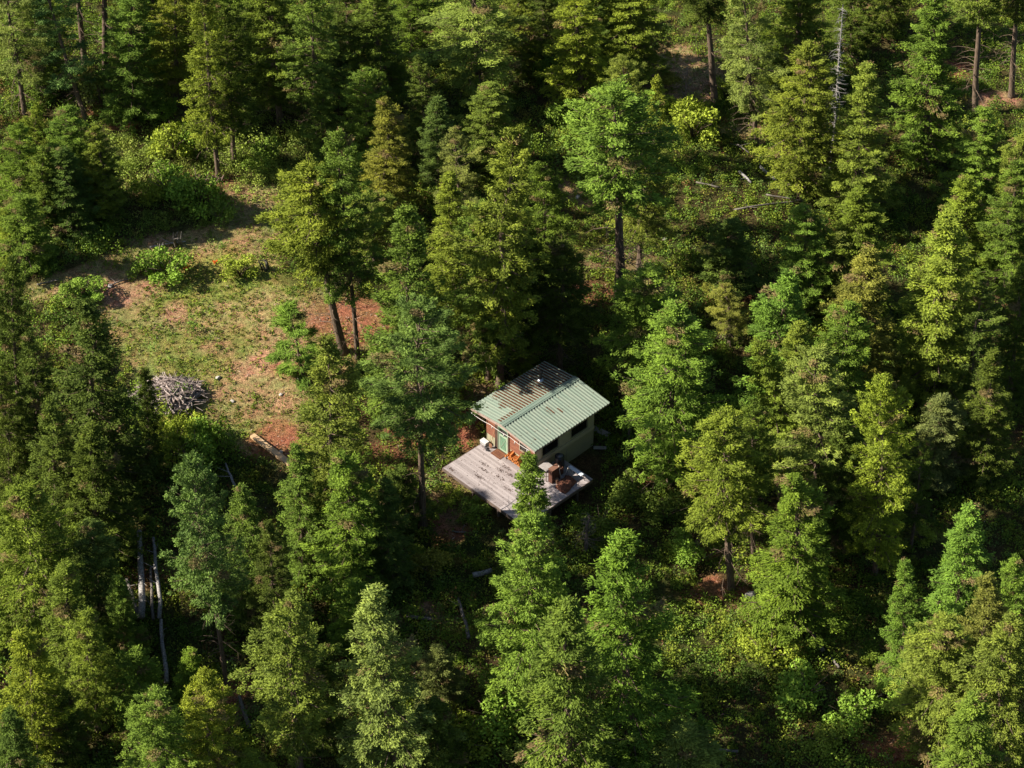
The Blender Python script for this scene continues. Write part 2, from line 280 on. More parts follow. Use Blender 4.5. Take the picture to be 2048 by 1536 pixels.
# ------------------------------------------------------------ trees
def smoothed(a, b, t): t = min(max((t - a) / (b - a), 0), 1); return t * t * (3 - 2 * t)
def conifer(name, H=14, R=2.0, cb=.08, nb=170, seed=0, shape='cone', open_=0., per=28, leaf=.14, wr=(.26, .42), dens=3.9, bare=14, lean=.25, trunk_r=.17, wob=.5):
    r = np.random.default_rng(seed); rd = random.Random(seed); nb = int(nb * .72); dens *= 1.22
    bx = [rd.uniform(-1, 1) * lean for _ in range(6)]; by = [rd.uniform(-1, 1) * lean for _ in range(6)]
    def tp(t): return Vector((np.interp(t, np.linspace(0, 1, 6), [0] + bx[1:]) * t, np.interp(t, np.linspace(0, 1, 6), [0] + by[1:]) * t, H * t))
    wood = MB()
    ts = [0, .02, .05, .12, .22, .35, .5, .65, .8, .92, 1.0]
    wood.tube([tp(t) for t in ts], [trunk_r * (1.5 if t == 0 else 1.18 if t == .02 else 1) * (1 - t) ** .8 + .012 for t in ts], 8)
    lobes = [(rd.uniform(0, 6.28), rd.uniform(cb, .9), rd.uniform(.4, 1.1)) for _ in range(9)]
    Cs, Ds, Bs, Os = [], [], [], []
    for i in range(nb):
        q = min(.995, (int(i / 3.0) * 3.0 + 3 * rd.random() * .45) / nb)
        tau = q ** 1.08; t = cb + (1 - cb) * tau
        if shape == 'cone': pr = (1 - tau) ** .57 * min(1, .6 + tau / .12 * .4)
        elif shape == 'round': pr = (1 - tau ** 2.2) ** .62 * min(1, .5 + tau / .3 * .5)
        elif shape == 'column': pr = (1 - tau ** 2.6) ** .75 * min(1, .6 + tau / .15 * .4)
        else: pr = (1 - tau) ** .6 * min(1, .35 + tau / .35 * .65)
        az = i * 2.39996 + rd.uniform(-.5, .5); lob = 1.0
        for la, lt, lk in lobes:
            da = abs((az - la + math.pi) % (2 * math.pi) - math.pi); lob += wob * (lk - .75) * 2.2 * math.exp(-(da / .8) ** 2 - ((t - lt) / .09) ** 2)
        L = max(.28, R * pr * rd.uniform(.66, 1.16) * lob + .12)
        E = math.radians(-8 + 52 * tau + rd.uniform(-13, 13)); droop = (.30 - .25 * tau) * rd.uniform(.5, 1.3); up = .16 * rd.uniform(.4, 1.4)
        B = tp(t); dx, dy = math.cos(az), math.sin(az)
        def bp_(s): return Vector((B.x + dx * L * s * math.cos(E), B.y + dy * L * s * math.cos(E), B.z + L * (s * math.sin(E) - droop * s * s + up * s ** 4)))
        if L > .5:
            br = .012 + .011 * L
            wood.tube([bp_(s) for s in (0, .35, .7, .95)], [br, br * .7, br * .45, .005], 4, cap=False)
        nc = max(5, int((L * dens + 3) * (1 + .25 * L)))
        s = np.clip(r.uniform(.16 + .25 * open_, 1.02, nc) ** .85, 0, 1.03)
        wdt = (.36 * L * (1.05 - s) ** .6 + .07)
        lat = r.uniform(-1, 1, nc) * wdt
        P = np.array([bp_(float(k)) for k in s]); P += np.stack([-dy * lat, dx * lat, -np.abs(lat) * .18 + r.normal(0, .03, nc)], 1)
        Cs.append(P); out = np.array([dx, dy, math.sin(E) * .5]); side = np.array([-dy, dx, 0])
        Ds.append(unit(out[None] + side[None] * (lat / (wdt + .02) * .8)[:, None] + r.normal(0, .2, (nc, 3)))); Bs.append(np.full(nc, r.random()))
        Os.append(np.repeat(np.array([[dx * .7, dy * .7, .75]]), nc, 0))
    # leader
    k = 8; P = np.array([tp(t_) for t_ in np.linspace(.955, 1.0, k)]); Cs.append(P + r.normal(0, .04, (k, 3))); Ds.append(np.repeat([[0, 0, 1.]], k, 0) + r.normal(0, .3, (k, 3))); Bs.append(np.full(k, .6)); Os.append(np.repeat([[0, 0, 1.]], k, 0))
    C = np.concatenate(Cs); D = np.concatenate(Ds); Bv = np.concatenate(Bs); O_ = np.concatenate(Os); n_ = len(C)
    cv = r.random(n_); i = np.repeat(np.arange(n_), per); m_ = len(i); cr = .078 if open_ < .5 else .10
    P = C[i] + r.normal(0, cr, (m_, 3)) * np.array([1.15, 1.15, .7]); D2 = unit(D[i] + r.normal(0, .42, (m_, 3))); N2 = unit(O_[i] + r.normal(0, .42, (m_, 3)))
    Lf = leaf * r.uniform(.6, 1.35, m_); V, F = leaves(P, D2, N2, Lf, Lf * r.uniform(wr[0], wr[1], m_))
    me = np_mesh(name + '_crown', V, F); face_float(me, 'v', np.clip(.35 * Bv[i] + .35 * cv[i] + .3 * r.random(m_), 0, 1)); face_float(me, 'h', np.clip(Bv[i] * .6 + .4 * cv[i] - .2, 0, 1)); face_float(me, 'b', ((Bv[i] * 37.7) % 1 < .045) * (.4 + .6 * r.random(m_)))
    me.materials.append(M_NEEDLE)
    for _ in range(bare):   # dead bare limbs under the crown
        t = rd.uniform(min(.12, cb * .5), max(cb + .12, .2)); az = rd.uniform(0, 6.28); L = rd.uniform(.5, 1.0) * R * .75; B = tp(t); e = rd.uniform(-.35, .25)
        pts = [B + Vector((math.cos(az + .25 * s * s), math.sin(az + .25 * s * s), e * s - .15 * s * s)) * L * s for s in (0, .4, .75, 1)]
        wood.tube(pts, [.028, .018, .011, .004], 4, cap=False)
        for s2 in (.4, .75):
            q0 = pts[1] if s2 == .4 else pts[2]; az2 = az + rd.choice((-.8, .8)); wood.tube([q0, q0 + Vector((math.cos(az2), math.sin(az2), -.1)) * L * .35], [.010, .003], 3, cap=False)
    wm = wood.mesh(name + '_trunk', True); wm.materials.append(M_BARK)
    return wm, me, H, R
VAR = {}
def V_(k, **kw): VAR[k] = conifer(k, seed=sum(map(ord, k)) * 7, **kw)
V_('fa', H=14, R=2.1, cb=.06, nb=200, shape='cone'); V_('fb', H=14, R=2.1, cb=.10, nb=190, shape='cone', wob=.45); V_('fc', H=14, R=2.2, cb=.08, nb=200, shape='column', wob=.4)
V_('fd', H=14, R=2.2, cb=.20, nb=175, shape='cone', wob=.5, bare=22); V_('fe', H=14, R=2.3, cb=.34, nb=150, shape='column', wob=.5, bare=30); V_('ff', H=14, R=2.4, cb=.30, nb=150, shape='round', wob=.45, bare=28)
V_('fg', H=14, R=2.5, cb=.12, nb=190, shape='round', wob=.5); V_('fh', H=14, R=2.3, cb=.52, nb=120, shape='round', wob=.5, bare=34, trunk_r=.2); V_('fi', H=14, R=2.0, cb=.14, nb=180, shape='column', wob=.6, bare=20)
V_('na', H=9, R=1.35, cb=.03, nb=150, shape='cone', trunk_r=.1, bare=4); V_('nb', H=9, R=1.5, cb=.05, nb=150, shape='column', trunk_r=.1, bare=4, wob=.5)
V_('pa', H=14, R=2.9, cb=.34, nb=95, shape='round', wob=.7, open_=.6, dens=5, leaf=.17, wr=(.18, .30), bare=24); V_('pb', H=14, R=2.9, cb=.22, nb=105, shape='open', wob=.8, open_=.6, dens=5, leaf=.17, wr=(.18, .30), bare=26)
V_('py', H=6, R=1.6, cb=.10, nb=34, shape='open', open_=.9, dens=6.5, leaf=.34, trunk_r=.06, bare=0, lean=.05, wob=.3, per=26, wr=(.07, .13))
V_('sp', H=14, R=2.2, cb=.30, nb=70, shape='column', open_=.5, dens=4, leaf=.15, bare=40, wob=.9)
V_('sn', H=14, R=.9, cb=.6, nb=2, shape='cone', bare=8, trunk_r=.13)
V_('fa2', H=14, R=2.1, cb=.12, nb=190, shape='cone', wob=.8, lean=.5); V_('fb2', H=14, R=2.1, cb=.06, nb=195, shape='cone', wob=.7, lean=.4); V_('fc2', H=14, R=2.1, cb=.14, nb=185, shape='column', wob=.8, lean=.4); V_('fg2', H=14, R=2.5, cb=.18, nb=180, shape='open', wob=.7, lean=.4); V_('fi2', H=14, R=2.0, cb=.2, nb=170, shape='cone', wob=.9, bare=24)
def snag_mesh(seed, m_dead, n=70):
    rd = random.Random(seed); wood = MB(); H = 14
    wood.tube([(0, 0, 0), (.05, 0, 1), (.1, .1, 5), (-.05, .1, 9), (.1, -.05, 12), (.02, 0, 14)], [.2, .15, .12, .09, .05, .015], 7)
    for _ in range(n):
        t = rd.uniform(.3, .98); az = rd.uniform(0, 6.28); L = rd.uniform(.35, 1.0) * (1.7 * (1 - t) + .5); e = rd.uniform(.0, .7)
        B = Vector((0, 0, H * t)); pts = [B + Vector((math.cos(az + s), math.sin(az + s), e * s - .6 * s * s)) * L * s for s in (0, .4, .75, 1)]
        wood.tube(pts, [.028, .018, .012, .005], 4, cap=False)
        q0 = pts[2]; wood.tube([q0, q0 + Vector((math.cos(az + 1.2), math.sin(az + 1.2), .1)) * L * .35], [.010, .003], 3, cap=False)
    m_ = wood.mesh('snag'); m_.materials.append(m_dead); return m_
SNAG = snag_mesh(5, mat('grey_snag', (.24, .23, .22), .85), 150); SNAG_DARK = snag_mesh(6, M_DEADD, 60)
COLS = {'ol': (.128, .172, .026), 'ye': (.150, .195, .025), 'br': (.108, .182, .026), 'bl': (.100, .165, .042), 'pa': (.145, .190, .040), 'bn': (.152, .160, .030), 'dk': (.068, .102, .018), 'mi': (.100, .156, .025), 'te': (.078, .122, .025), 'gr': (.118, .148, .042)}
V_('pc', H=14, R=2.8, cb=.46, nb=105, shape='round', wob=.6, open_=.4, dens=5.5, leaf=.15, wr=(.20, .32), bare=26); V_('fj', H=14, R=2.5, cb=.42, nb=150, shape='round', wob=.4, bare=30)
NAMES = {'p': 'pine_tree', 'n': 'young_fir', 'f': 'fir_tree', 's': 'sparse_fir'}
tree_n = 0
def plant(var, base, h, lx, wid, col, label, group=None, name=None, rz=None, ly=0.):
    """base world point, height h, top displaced lx metres along X, crown width in metres"""
    global tree_n; tree_n += 1; rd = random.Random(tree_n * 13 + 5)
    if var + '2' in VAR and rd.random() < .5: var += '2'
    wm, cm, H, R = VAR[var]
    o = empty(name or ('young_pine' if var == 'py' else NAMES[var[0]]), base)
    M = Matrix.Shear('XY', 3, (0, 0)) if False else None
    ang = math.atan2(lx, h); ang2 = math.atan2(ly, h) + rd.uniform(-.03, .03)
    o.rotation_mode = 'QUATERNION'
    q = Matrix.Rotation(ang, 3, 'Y') @ Matrix.Rotation(-ang2, 3, 'X') @ Matrix.Rotation(rd.uniform(0, 6.28) if rz is None else rz, 3, 'Z')
    o.rotation_quaternion = q.to_quaternion()
    hh = math.hypot(h, lx); sxy = wid * (1.36 if var[0] == 'n' else 1.33) / (2 * R); o.scale = (sxy, sxy, hh / H)
    o.location.z -= .12
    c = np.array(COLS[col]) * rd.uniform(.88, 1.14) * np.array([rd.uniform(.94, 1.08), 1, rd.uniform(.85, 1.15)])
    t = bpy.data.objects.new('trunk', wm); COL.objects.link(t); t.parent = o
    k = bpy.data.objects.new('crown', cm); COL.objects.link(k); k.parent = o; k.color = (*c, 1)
    tag(o, label, 'tree', group); return o
def tree(var, ax, ay, bx, by, wpx, col, label, **kw):
    P = at(bx, by); d = ray(ax, ay); t = P[1] / d[1]; T = CC + d * t
    h = T[2] - P[2]; s = FPX / np.linalg.norm(CC - (P + np.array([0, 0, h * .5])))
    return plant(var, P, h, T[0] - P[0], wpx / s, col, label, **kw)
# ------------------------------------------------------------ cabin (local u along the front wall, w into the cabin, z up)
TH = -.802; OX, OY = -1.595, 79.339; DK = .45
def lm(u=0, w=0, z=0, rz=0): return (OX + math.cos(TH) * u - math.sin(TH) * w, OY + math.sin(TH) * u + math.cos(TH) * w, z), TH + rz
def lempty(name, u, w, z, rz=0):
    p, a = lm(u, w, z, rz); return empty(name, p, a)
M_GREENMETAL = mat('green_roof_metal', (.180, .240, .195), .42, (1.6, (.235, .275, .225), .16, (.35, 3, 1)), spec=.5)
M_CAPMETAL = mat('ridge_metal', (.165, .235, .195), .4, (2, (.21, .265, .215), .2, (1, 1, 1)), spec=.5)
M_CREAM = mat('cream_boards', (.40, .38, .25), .75, (5, (.30, .28, .19), .18, (1, 1, .3)))
M_OLIVE = mat('olive_panel', (.31, .295, .19), .8, (2, (.25, .24, .155), .2, (1, 1, 1)))
M_TRIM = mat('beige_trim', (.43, .39, .28), .7, (4, (.36, .33, .24), .2, (1, 1, 1)))
M_CEDAR = mat('cedar_siding', (.27, .115, .07), .75, (3, (.15, .055, .035), .14, (.5, 1, 6)))
M_WTRIM = mat('tan_trim', (.26, .21, .15), .7)
M_DARKWOOD = mat('dark_wood', (.05, .03, .022), .8, (5, (.09, .05, .035), .15, (1, 1, .5)))
M_DOOR = mat('green_door_paint', (.105, .205, .13), .6, (3, (.13, .24, .155), .2, (1, 1, 1)))
M_DOORTRIM = mat('pale_green_trim', (.30, .38, .28), .6)
M_GLASS = mat('dark_glass', (.012, .011, .010), .12, spec=.6)
M_WHITE = mat('white_paint', (.58, .56, .54), .6)
M_FASCIA = mat('fascia', (.42, .34, .30), .7, (4, (.25, .17, .14), .2, (1, 1, 1)))
M_DECK = bpy.data.materials.new('deck_paint')
M_STEEL = mat('galvanised_steel', (.55, .57, .62), .3, metal=.9); M_FLUE = mat('sooty_flue', (.09, .075, .06), .6, metal=.3)
cab = lempty('cabin', 0, 0, 0)
tag(cab, 'small cabin with a pale green ribbed metal roof and cedar and cream walls', 'cabin')
U0, U1, W0, W1, EH, RISE, OV = .18, 4.15, 0., 4.86, 2.86, .28, .63
RU0, RU1, RW0, RW1 = -.60, 4.78, -.63, 5.49; UM = (RU0 + RU1) / 2
def roofz(u): return 2.89 + RISE * (1 - abs(u - UM) / (UM - RU0))
def wall(name, segs, m_, par=cab):
    mb = MB()
    for s in segs: mb.box(*s)
    return mb.build(name, m_, par)
# front wall: pieces butt around the door and window
T = .1
wall('cream_wall', [(U0, .93, 0, T, -.4, 1.10)] + [(U0 + .05 + i * .125, U0 + .062 + i * .125, -.012, 0, -.4, 1.09) for i in range(6)], M_CREAM)
wall('cream_wall', [(2.10, U1 - .0, 0, T, -.4, 1.06)] + [(2.15 + i * .125, 2.162 + i * .125, -.012, 0, .4, 1.05) for i in range(16)], M_CREAM)
wall('cedar_siding', [(U0, .93, -.02, T, 1.10, 2.80)] + [(U0, .93, -.032, -.02, 1.28 + i * .2, 1.292 + i * .2) for i in range(7)], M_CEDAR)
wall('cedar_siding', [(2.10, 2.93, -.02, T, 1.06, 2.80), (2.93, 3.80, -.02, T, 1.06, 1.50), (2.93, 3.80, -.02, T, 2.2, 2.80)] + [(2.10, 2.93, -.032, -.02, 1.24 + i * .2, 1.252 + i * .2) for i in range(7)], M_CEDAR)
wall('corner_board', [(3.80, U1 + .02, -.035, T, 1.06, 2.80)], M_CEDAR); 
wall('gable_infill', [(U0, U1, .01, T, 2.80, 2.98)], M_DARKWOOD)
wall('dark_upright', [(.93, 1.16, -.06, T, .45, 2.80)], M_DARKWOOD); wall('dark_upright', [(1.99, 2.10, -.06, T, .45, 2.80)], M_DARKWOOD)  # plain dark upright strips on each side of the door
# door
fr = wall('door_frame', [(1.16, 1.21, -.05, T, .45, 2.35), (1.93, 1.99, -.05, T, .45, 2.35), (1.21, 1.93, -.05, T, 2.22, 2.35)], M_DOORTRIM)
dr = wall('door', [(1.21, 1.93, .0, .05, .47, 2.22)], M_DOOR)
mb = MB(); mb.box(1.24, 1.90, -.012, 0, .50, .60); mb.box(1.24, 1.90, -.012, 0, 1.56, 1.68); mb.box(1.24, 1.32, -.012, 0, .60, 1.56); mb.box(1.82, 1.90, -.012, 0, .60, 1.56)
for s_ in (1, -1): mb.tube([(1.33, -.004, .62 if s_ > 0 else 1.54), (1.81, -.004, 1.54 if s_ > 0 else .62)], .02, 4)
mb.build('door_battens', M_DOORTRIM, dr)
mb = MB(); mb.box(1.28, 1.86, -.006, .0, 1.74, 2.12); mb.build('glass', M_GLASS, dr)
mb = MB(); mb.tube([(1.85, -.01, 1.25), (1.85, -.05, 1.25), (1.85, -.05, 1.38), (1.85, -.01, 1.38)], .009, 5); mb.build('handle', M_STEEL, dr)
def win(u0, u1, z0, z1, front=True, mull=0):
    f_ = MB(); g_ = MB(); t_ = .07
    if front:
        f_.box(u0, u1, -.05, T, z0, z0 + t_); f_.box(u0, u1, -.05, T, z1 - t_, z1); f_.box(u0, u0 + t_, -.05, T, z0 + t_, z1 - t_); f_.box(u1 - t_, u1, -.05, T, z0 + t_, z1 - t_); g_.box(u0 + t_, u1 - t_, .0, .02, z0 + t_, z1 - t_)
    else:
        a, b_ = u0, u1; x0, x1 = U1 - T, U1 + .03
        f_.box(x0, x1, a, b_, z0, z0 + t_); f_.box(x0, x1, a, b_, z1 - t_, z1); f_.box(x0, x1, a, a + t_, z0 + t_, z1 - t_); f_.box(x0, x1, b_ - t_, b_, z0 + t_, z1 - t_)
        if mull: f_.box(x0, x1, (a + b_) / 2 - .03, (a + b_) / 2 + .03, z0 + t_, z1 - t_); 
        g_.box(U1 - .06, U1 - .04, a + t_, b_ - t_, z0 + t_, z1 - t_)
    o = f_.build('window', M_WTRIM if front else M_OLIVE, cab); g_.build('pane', M_GLASS, o); return o
win(2.93, 3.80, 1.50, 2.2); win(.52, 1.98, 1.28, 2.42, False); win(2.88, 4.36, 1.28, 2.42, False)
# side wall facing lower right
wall('side_wall', [(U1 - T, U1, T, .52, 1.2, 2.84), (U1 - T, U1, 1.98, 2.88, 1.2, 2.84), (U1 - T, U1, 4.36, W1, 1.2, 2.84), (U1 - T, U1, .52, 1.98, 1.2, 1.28), (U1 - T, U1, 2.88, 4.36, 1.2, 1.28), (U1 - T, U1, .52, 1.98, 2.42, 2.84), (U1 - T, U1, 2.88, 4.36, 2.42, 2.84)], M_TRIM)
wall('sill_band', [(U1 - T, U1 + .05, T, W1, .95, 1.2)], M_TRIM)
wall('skirt_panel', [(U1 - T, U1 + .012, T, 2.6, -.9, .95)], M_OLIVE); wall('skirt_panel', [(U1 - T, U1 + .012, 2.63, W1, -.9, .95)], M_OLIVE)
wall('back_wall', [(U0, U1 - T, W1 - T, W1 - .005, -.6, 2.84), (U0, U0 + T, T, W1 - T, -.6, 2.84)], M_CEDAR)
wall('gable_infill', [(U0, U1, W1 - .09, W1 - .01, 2.84, 2.98)], M_DARKWOOD)
# ribbed roof
def ribbed(name, u_hi, u_lo):
    mb = MB(); prof = []; w_ = RW0; pitch = (RW1 - RW0) / 29
    for i in range(29):
        a = RW0 + i * pitch; prof += [(a, 0), (a + pitch * .62, 0), (a + pitch * .69, .048), (a + pitch * .92, .048)]
    prof.append((RW1, 0)); V = []
    for u in (u_hi, u_lo):
        for q, h in prof: V.append((u, q, roofz(u) + h))
    n_ = len(prof); F = [(i, i + 1, i + 1 + n_, i + n_) for i in range(n_ - 1)]
    mb.add(V, F); o = mb.build(name, M_GREENMETAL, None); s = o.modifiers.new('thick', 'SOLIDIFY'); s.thickness = .012; s.offset = -1; return o
rf = MB(); rf.prism([(RU0 + .03, roofz(RU0 + .03) - .13), (UM, roofz(UM) - .13), (RU1 - .03, roofz(RU1 - .03) - .13), (RU1 - .03, roofz(RU1 - .03) - .02), (UM, roofz(UM) - .02), (RU0 + .03, roofz(RU0 + .03) - .02)], RW0 + .03, RW1 - .03, Matrix.Identity(4))
roof = rf.build('roof', M_FASCIA, cab)
r1_ = ribbed('roof_panel', UM, RU0); r1_.parent = roof; r2_ = ribbed('roof_panel', UM, RU1); r2_.parent = roof
mb = MB(); zc = roofz(UM) + .048; s7 = RISE / (UM - RU0)
for sg in (-1, 1):
    V = [(UM, RW0 - .01, zc + .03), (UM, RW1 + .01, zc + .03), (UM + sg * .20, RW1 + .01, zc + .03 - .2 * s7), (UM + sg * .20, RW0 - .01, zc + .03 - .2 * s7), (UM + sg * .21, RW0 - .01, zc - .2 * s7), (UM + sg * .21, RW1 + .01, zc - .2 * s7)]
    mb.add(V, [(0, 1, 2, 3), (3, 2, 5, 4)])
    mb.box(UM + sg * .10 - .012, UM + sg * .10 + .012, RW0 - .01, RW1 + .01, zc + .012, zc + .035 )
mb.build('ridge_cap', M_CAPMETAL, roof)
mb = MB(); mb.prism([(RU0, roofz(RU0) - .15), (UM, roofz(UM) - .15), (RU1, roofz(RU1) - .15), (RU1, roofz(RU1) + .01), (UM, roofz(UM) + .01), (RU0, roofz(RU0) + .01)], RW0, RW0 + .028, Matrix.Identity(4)); mb.build('fascia_board', M_FASCIA, roof)
mb = MB(); mb.tube([(.62, 3.95, 2.98), (.62, 3.95, 3.62)], .085, 12); ch = mb.build('chimney', M_FLUE, roof, True)
mb = MB(); mb.tube([(.62, 3.95, 3.00), (.62, 3.95, 3.06), (.62, 3.95, 3.16)], [.22, .21, .10], 14); mb.build('flashing', M_STEEL, ch, True)
mb = MB(); mb.tube([(.62, 3.95, 3.60), (.62, 3.95, 3.66), (.62, 3.95, 3.72)], [.13, .13, .03], 12); mb.build('chimney_cap', M_FLUE, ch, True)
# needle litter in the roof troughs
r = np.random.default_rng(4); n_ = 60000; uu = r.uniform(RU0 + .05, RU1 - .1, n_); ww = r.uniform(RW0, RW1, n_); pitch = (RW1 - RW0) / 29; ph = ((ww - RW0) / pitch) % 1
left = uu < UM - .2
nn = smooth_noise(uu * 1.2, ww, .5, 17); 
den = np.where(left, np.clip((ww - .7) * 1.0 + (1 - np.abs(uu - .9) / 1.4) * .4 + .55 * nn - .2, 0, 1), 0.004)
den = np.where(left & (uu > UM - .55), np.maximum(den, .7 * (ww > -.5)), den)
for pu, pw, ru in ((2.97, 2.35, .22), (3.35, 2.86, .14)): den = np.where((np.abs(uu - pu) < ru * 1.5) & (np.abs(ww - pw) < .13), .9, den)
k = (r.random(n_) < den) & (ph < .60); uu, ww = uu[k], ww[k]; n_ = len(uu)
C = np.stack([uu, ww, np.array([roofz(q) for q in uu]) + .008 + r.uniform(0, .012, n_)], 1); V, F = leaves(C, unit(r.normal(size=(n_, 3)) * np.array([1, 1, .05])), np.array([[0, 0, 1.]]) + r.normal(0, .12, (n_, 3)), r.uniform(.05, .12, n_), r.uniform(.03, .06, n_))
me = np_mesh('roof_needles', V, F); face_col(me, 'col', np.array([[.11, .045, .025], [.06, .03, .018], [.17, .08, .045]])[r.choice(3, n_)])
o = link('roof_needles', me, M_LITTER); p_, a_ = lm(); o.location = p_; o.rotation_euler = (0, 0, a_); tag(o, 'brown fallen needles lying in the troughs of the green roof', 'needle litter', None, 'stuff')
# string lights along the front eave
sl_ = lempty('string_lights', 0, 0, 0); tag(sl_, 'white hanging cable of lights along the front eave', 'lights')
mb = MB(); pts = []
for i in range(25):
    t = i / 24; u = -.42 + t * 4.85; pts.append((u, RW0 - .03, 2.66 + .12 * min(u, 2.3) / 2.3 - 0.06 * abs(math.sin(t * math.pi * 3)) - .02))
mb.tube(pts, .014, 5); mb.build('cable', M_WHITE, sl_)
for u in (-.3, 1.35, 2.3, 3.2, 4.2):
    mb = MB(); mb.tube([(u, RW0 - .03, 2.70), (u, RW0 - .03, 2.63), (u, RW0 - .03, 2.50)], [.02, .035, .028], 8); mb.build('bulb', M_WHITE, sl_, True)
# ------------------------------------------------------------ deck
dk = lempty('deck', 0, 0, 0); tag(dk, 'raised weathered pinkish grey board deck wrapping the cabin corner', 'deck')
m = M_DECK; m.use_nodes = True; n = m.node_tree.nodes; l = m.node_tree.links; b = n['Principled BSDF']; b.inputs['Roughness'].default_value = .7
A = n.new('ShaderNodeAttribute'); A.attribute_name = 'v'; tc = n.new('ShaderNodeTexCoord'); mp = n.new('ShaderNodeMapping'); mp.inputs['Scale'].default_value = (.8, 9, 9)
z1 = n.new('ShaderNodeTexNoise'); z1.inputs['Scale'].default_value = 3; z1.inputs['Detail'].default_value = 7; z1.inputs['Roughness'].default_value = .7; l.new(tc.outputs['Object'], mp.inputs[0]); l.new(mp.outputs[0], z1.inputs['Vector'])
ad = n.new('ShaderNodeMath'); ad.operation = 'ADD'; l.new(A.outputs['Fac'], ad.inputs[0]); l.new(z1.outputs[0], ad.inputs[1])
rp = n.new('ShaderNodeMapRange'); rp.inputs[1].default_value = .35; rp.inputs[2].default_value = 1.25; l.new(ad.outputs[0], rp.inputs[0])
mx = n.new('ShaderNodeMix'); mx.data_type = 'RGBA'; mx.inputs[6].default_value = (.22, .19, .19, 1); mx.inputs[7].default_value = (.38, .34, .34, 1); l.new(rp.outputs[0], mx.inputs[0]); l.new(mx.outputs[2], b.inputs['Base Color'])
mb = MB(); vals = []; rd = random.Random(5); w_ = -3.45; bw = .138
while w_ < 2.0 - .05:
    u0 = .16 if w_ < -.04 else U1 + .03
    if w_ < 0 <= w_ + bw: u0 = U1 + .03
    cuts = [u0] + ([rd.choice([2.4, 3.6, 4.8])] if w_ < -.1 else []) + [6.8]
    for a, b_ in zip(cuts[:-1], cuts[1:]):
        mb.box(a + .003, b_ - .003, w_ + .004, w_ + bw - .006, DK - .035, DK + rd.uniform(0, .003)); vals += [rd.random() * .8] * 6
    w_ += bw
bo = mb.build('deck_boards', M_DECK, dk); face_float(bo.data, 'v', vals)
M_JOIST = mat('deck_frame_wood', (.16, .12, .10), .85, (4, (.09, .07, .06), .2, (1, 1, 1)))
mb = MB(); mb.box(.16, 6.8, -3.49, -3.452, DK - .20, DK + .0); mb.box(6.802, 6.84, -3.49, 2.0, DK - .20, DK + .0); mb.box(.12, .158, -3.49, -.06, DK - .20, DK + .0)
for i in range(9): mb.box(.4 + i * .75, .44 + i * .75, -3.44, -.1, DK - .19, DK - .04)
mb.build('rim_joist', M_JOIST, dk)
for u, w_ in ((.35, -3.2), (2.4, -3.2), (4.5, -3.2), (6.6, -3.2), (6.6, -1.2), (6.6, 1.0), (.35, -1.2), (4.5, -1.2)):
    mb = MB(); mb.box(u - .06, u + .06, w_ - .06, w_ + .06, -2.0, DK - .205); mb.build('post', M_JOIST, dk)
# litter on the deck
r = np.random.default_rng(12); n_ = 700; sp_ = np.array([(3.3, -1.1), (2.6, -1.2), (1.6, -1.5), (1.9, -1.9), (.5, -3.2), (3.0, -1.7), (.7, -.55), (5.3, -.5), (4.0, -2.0), (2.2, -2.5), (2.6, -.8)])
ci = r.integers(0, len(sp_), n_); q = sp_[ci] + r.normal(0, .14, (n_, 2)) * np.array([1.3, .5]); q[:220] = np.stack([r.uniform(.25, 6.6, 220), r.uniform(-3.4, -.2, 220)], 1)
C = np.stack([q[:, 0], q[:, 1], np.full(n_, DK + .012)], 1); V, F = leaves(C, unit(r.normal(size=(n_, 3)) * np.array([1, 1, .02])), np.array([[0, 0, 1.]]) + r.normal(0, .1, (n_, 3)), r.uniform(.03, .11, n_), r.uniform(.015, .04, n_))
me = np_mesh('deck_litter', V, F); face_col(me, 'col', np.array([[.05, .035, .03], [.10, .06, .045]])[r.choice(2, n_)]); o = link('deck_litter', me, M_LITTER); o.location, o.rotation_euler = lm()[0], (0, 0, TH); tag(o, 'dark dry leaves and twigs scattered on the deck boards', 'leaf litter', None, 'stuff')
# doormat
t = lempty('doormat', 1.52, -.32, DK + .003); mb = MB(); mb.box(-.41, .41, -.30, .30, 0, .018); 
me = mb.build('mat_base', mat('coir', (.16, .065, .035), .95, (30, (.10, .04, .025), .1, (1, 1, 1)), bump=.5), t, False, .005); mb = MB(); mb.box(-.30, .30, -.20, -.17, .0185, .021); mb.box(-.30, .30, .17, .20, .0185, .021); mb.box(-.30, -.27, -.17, .17, .0185, .021); mb.box(.27, .30, -.17, .17, .0185, .021); mb.build('border', mat('coir_border', (.22, .10, .05), .95), t)
tag(t, 'brown rectangular doormat in front of the green door', 'doormat')
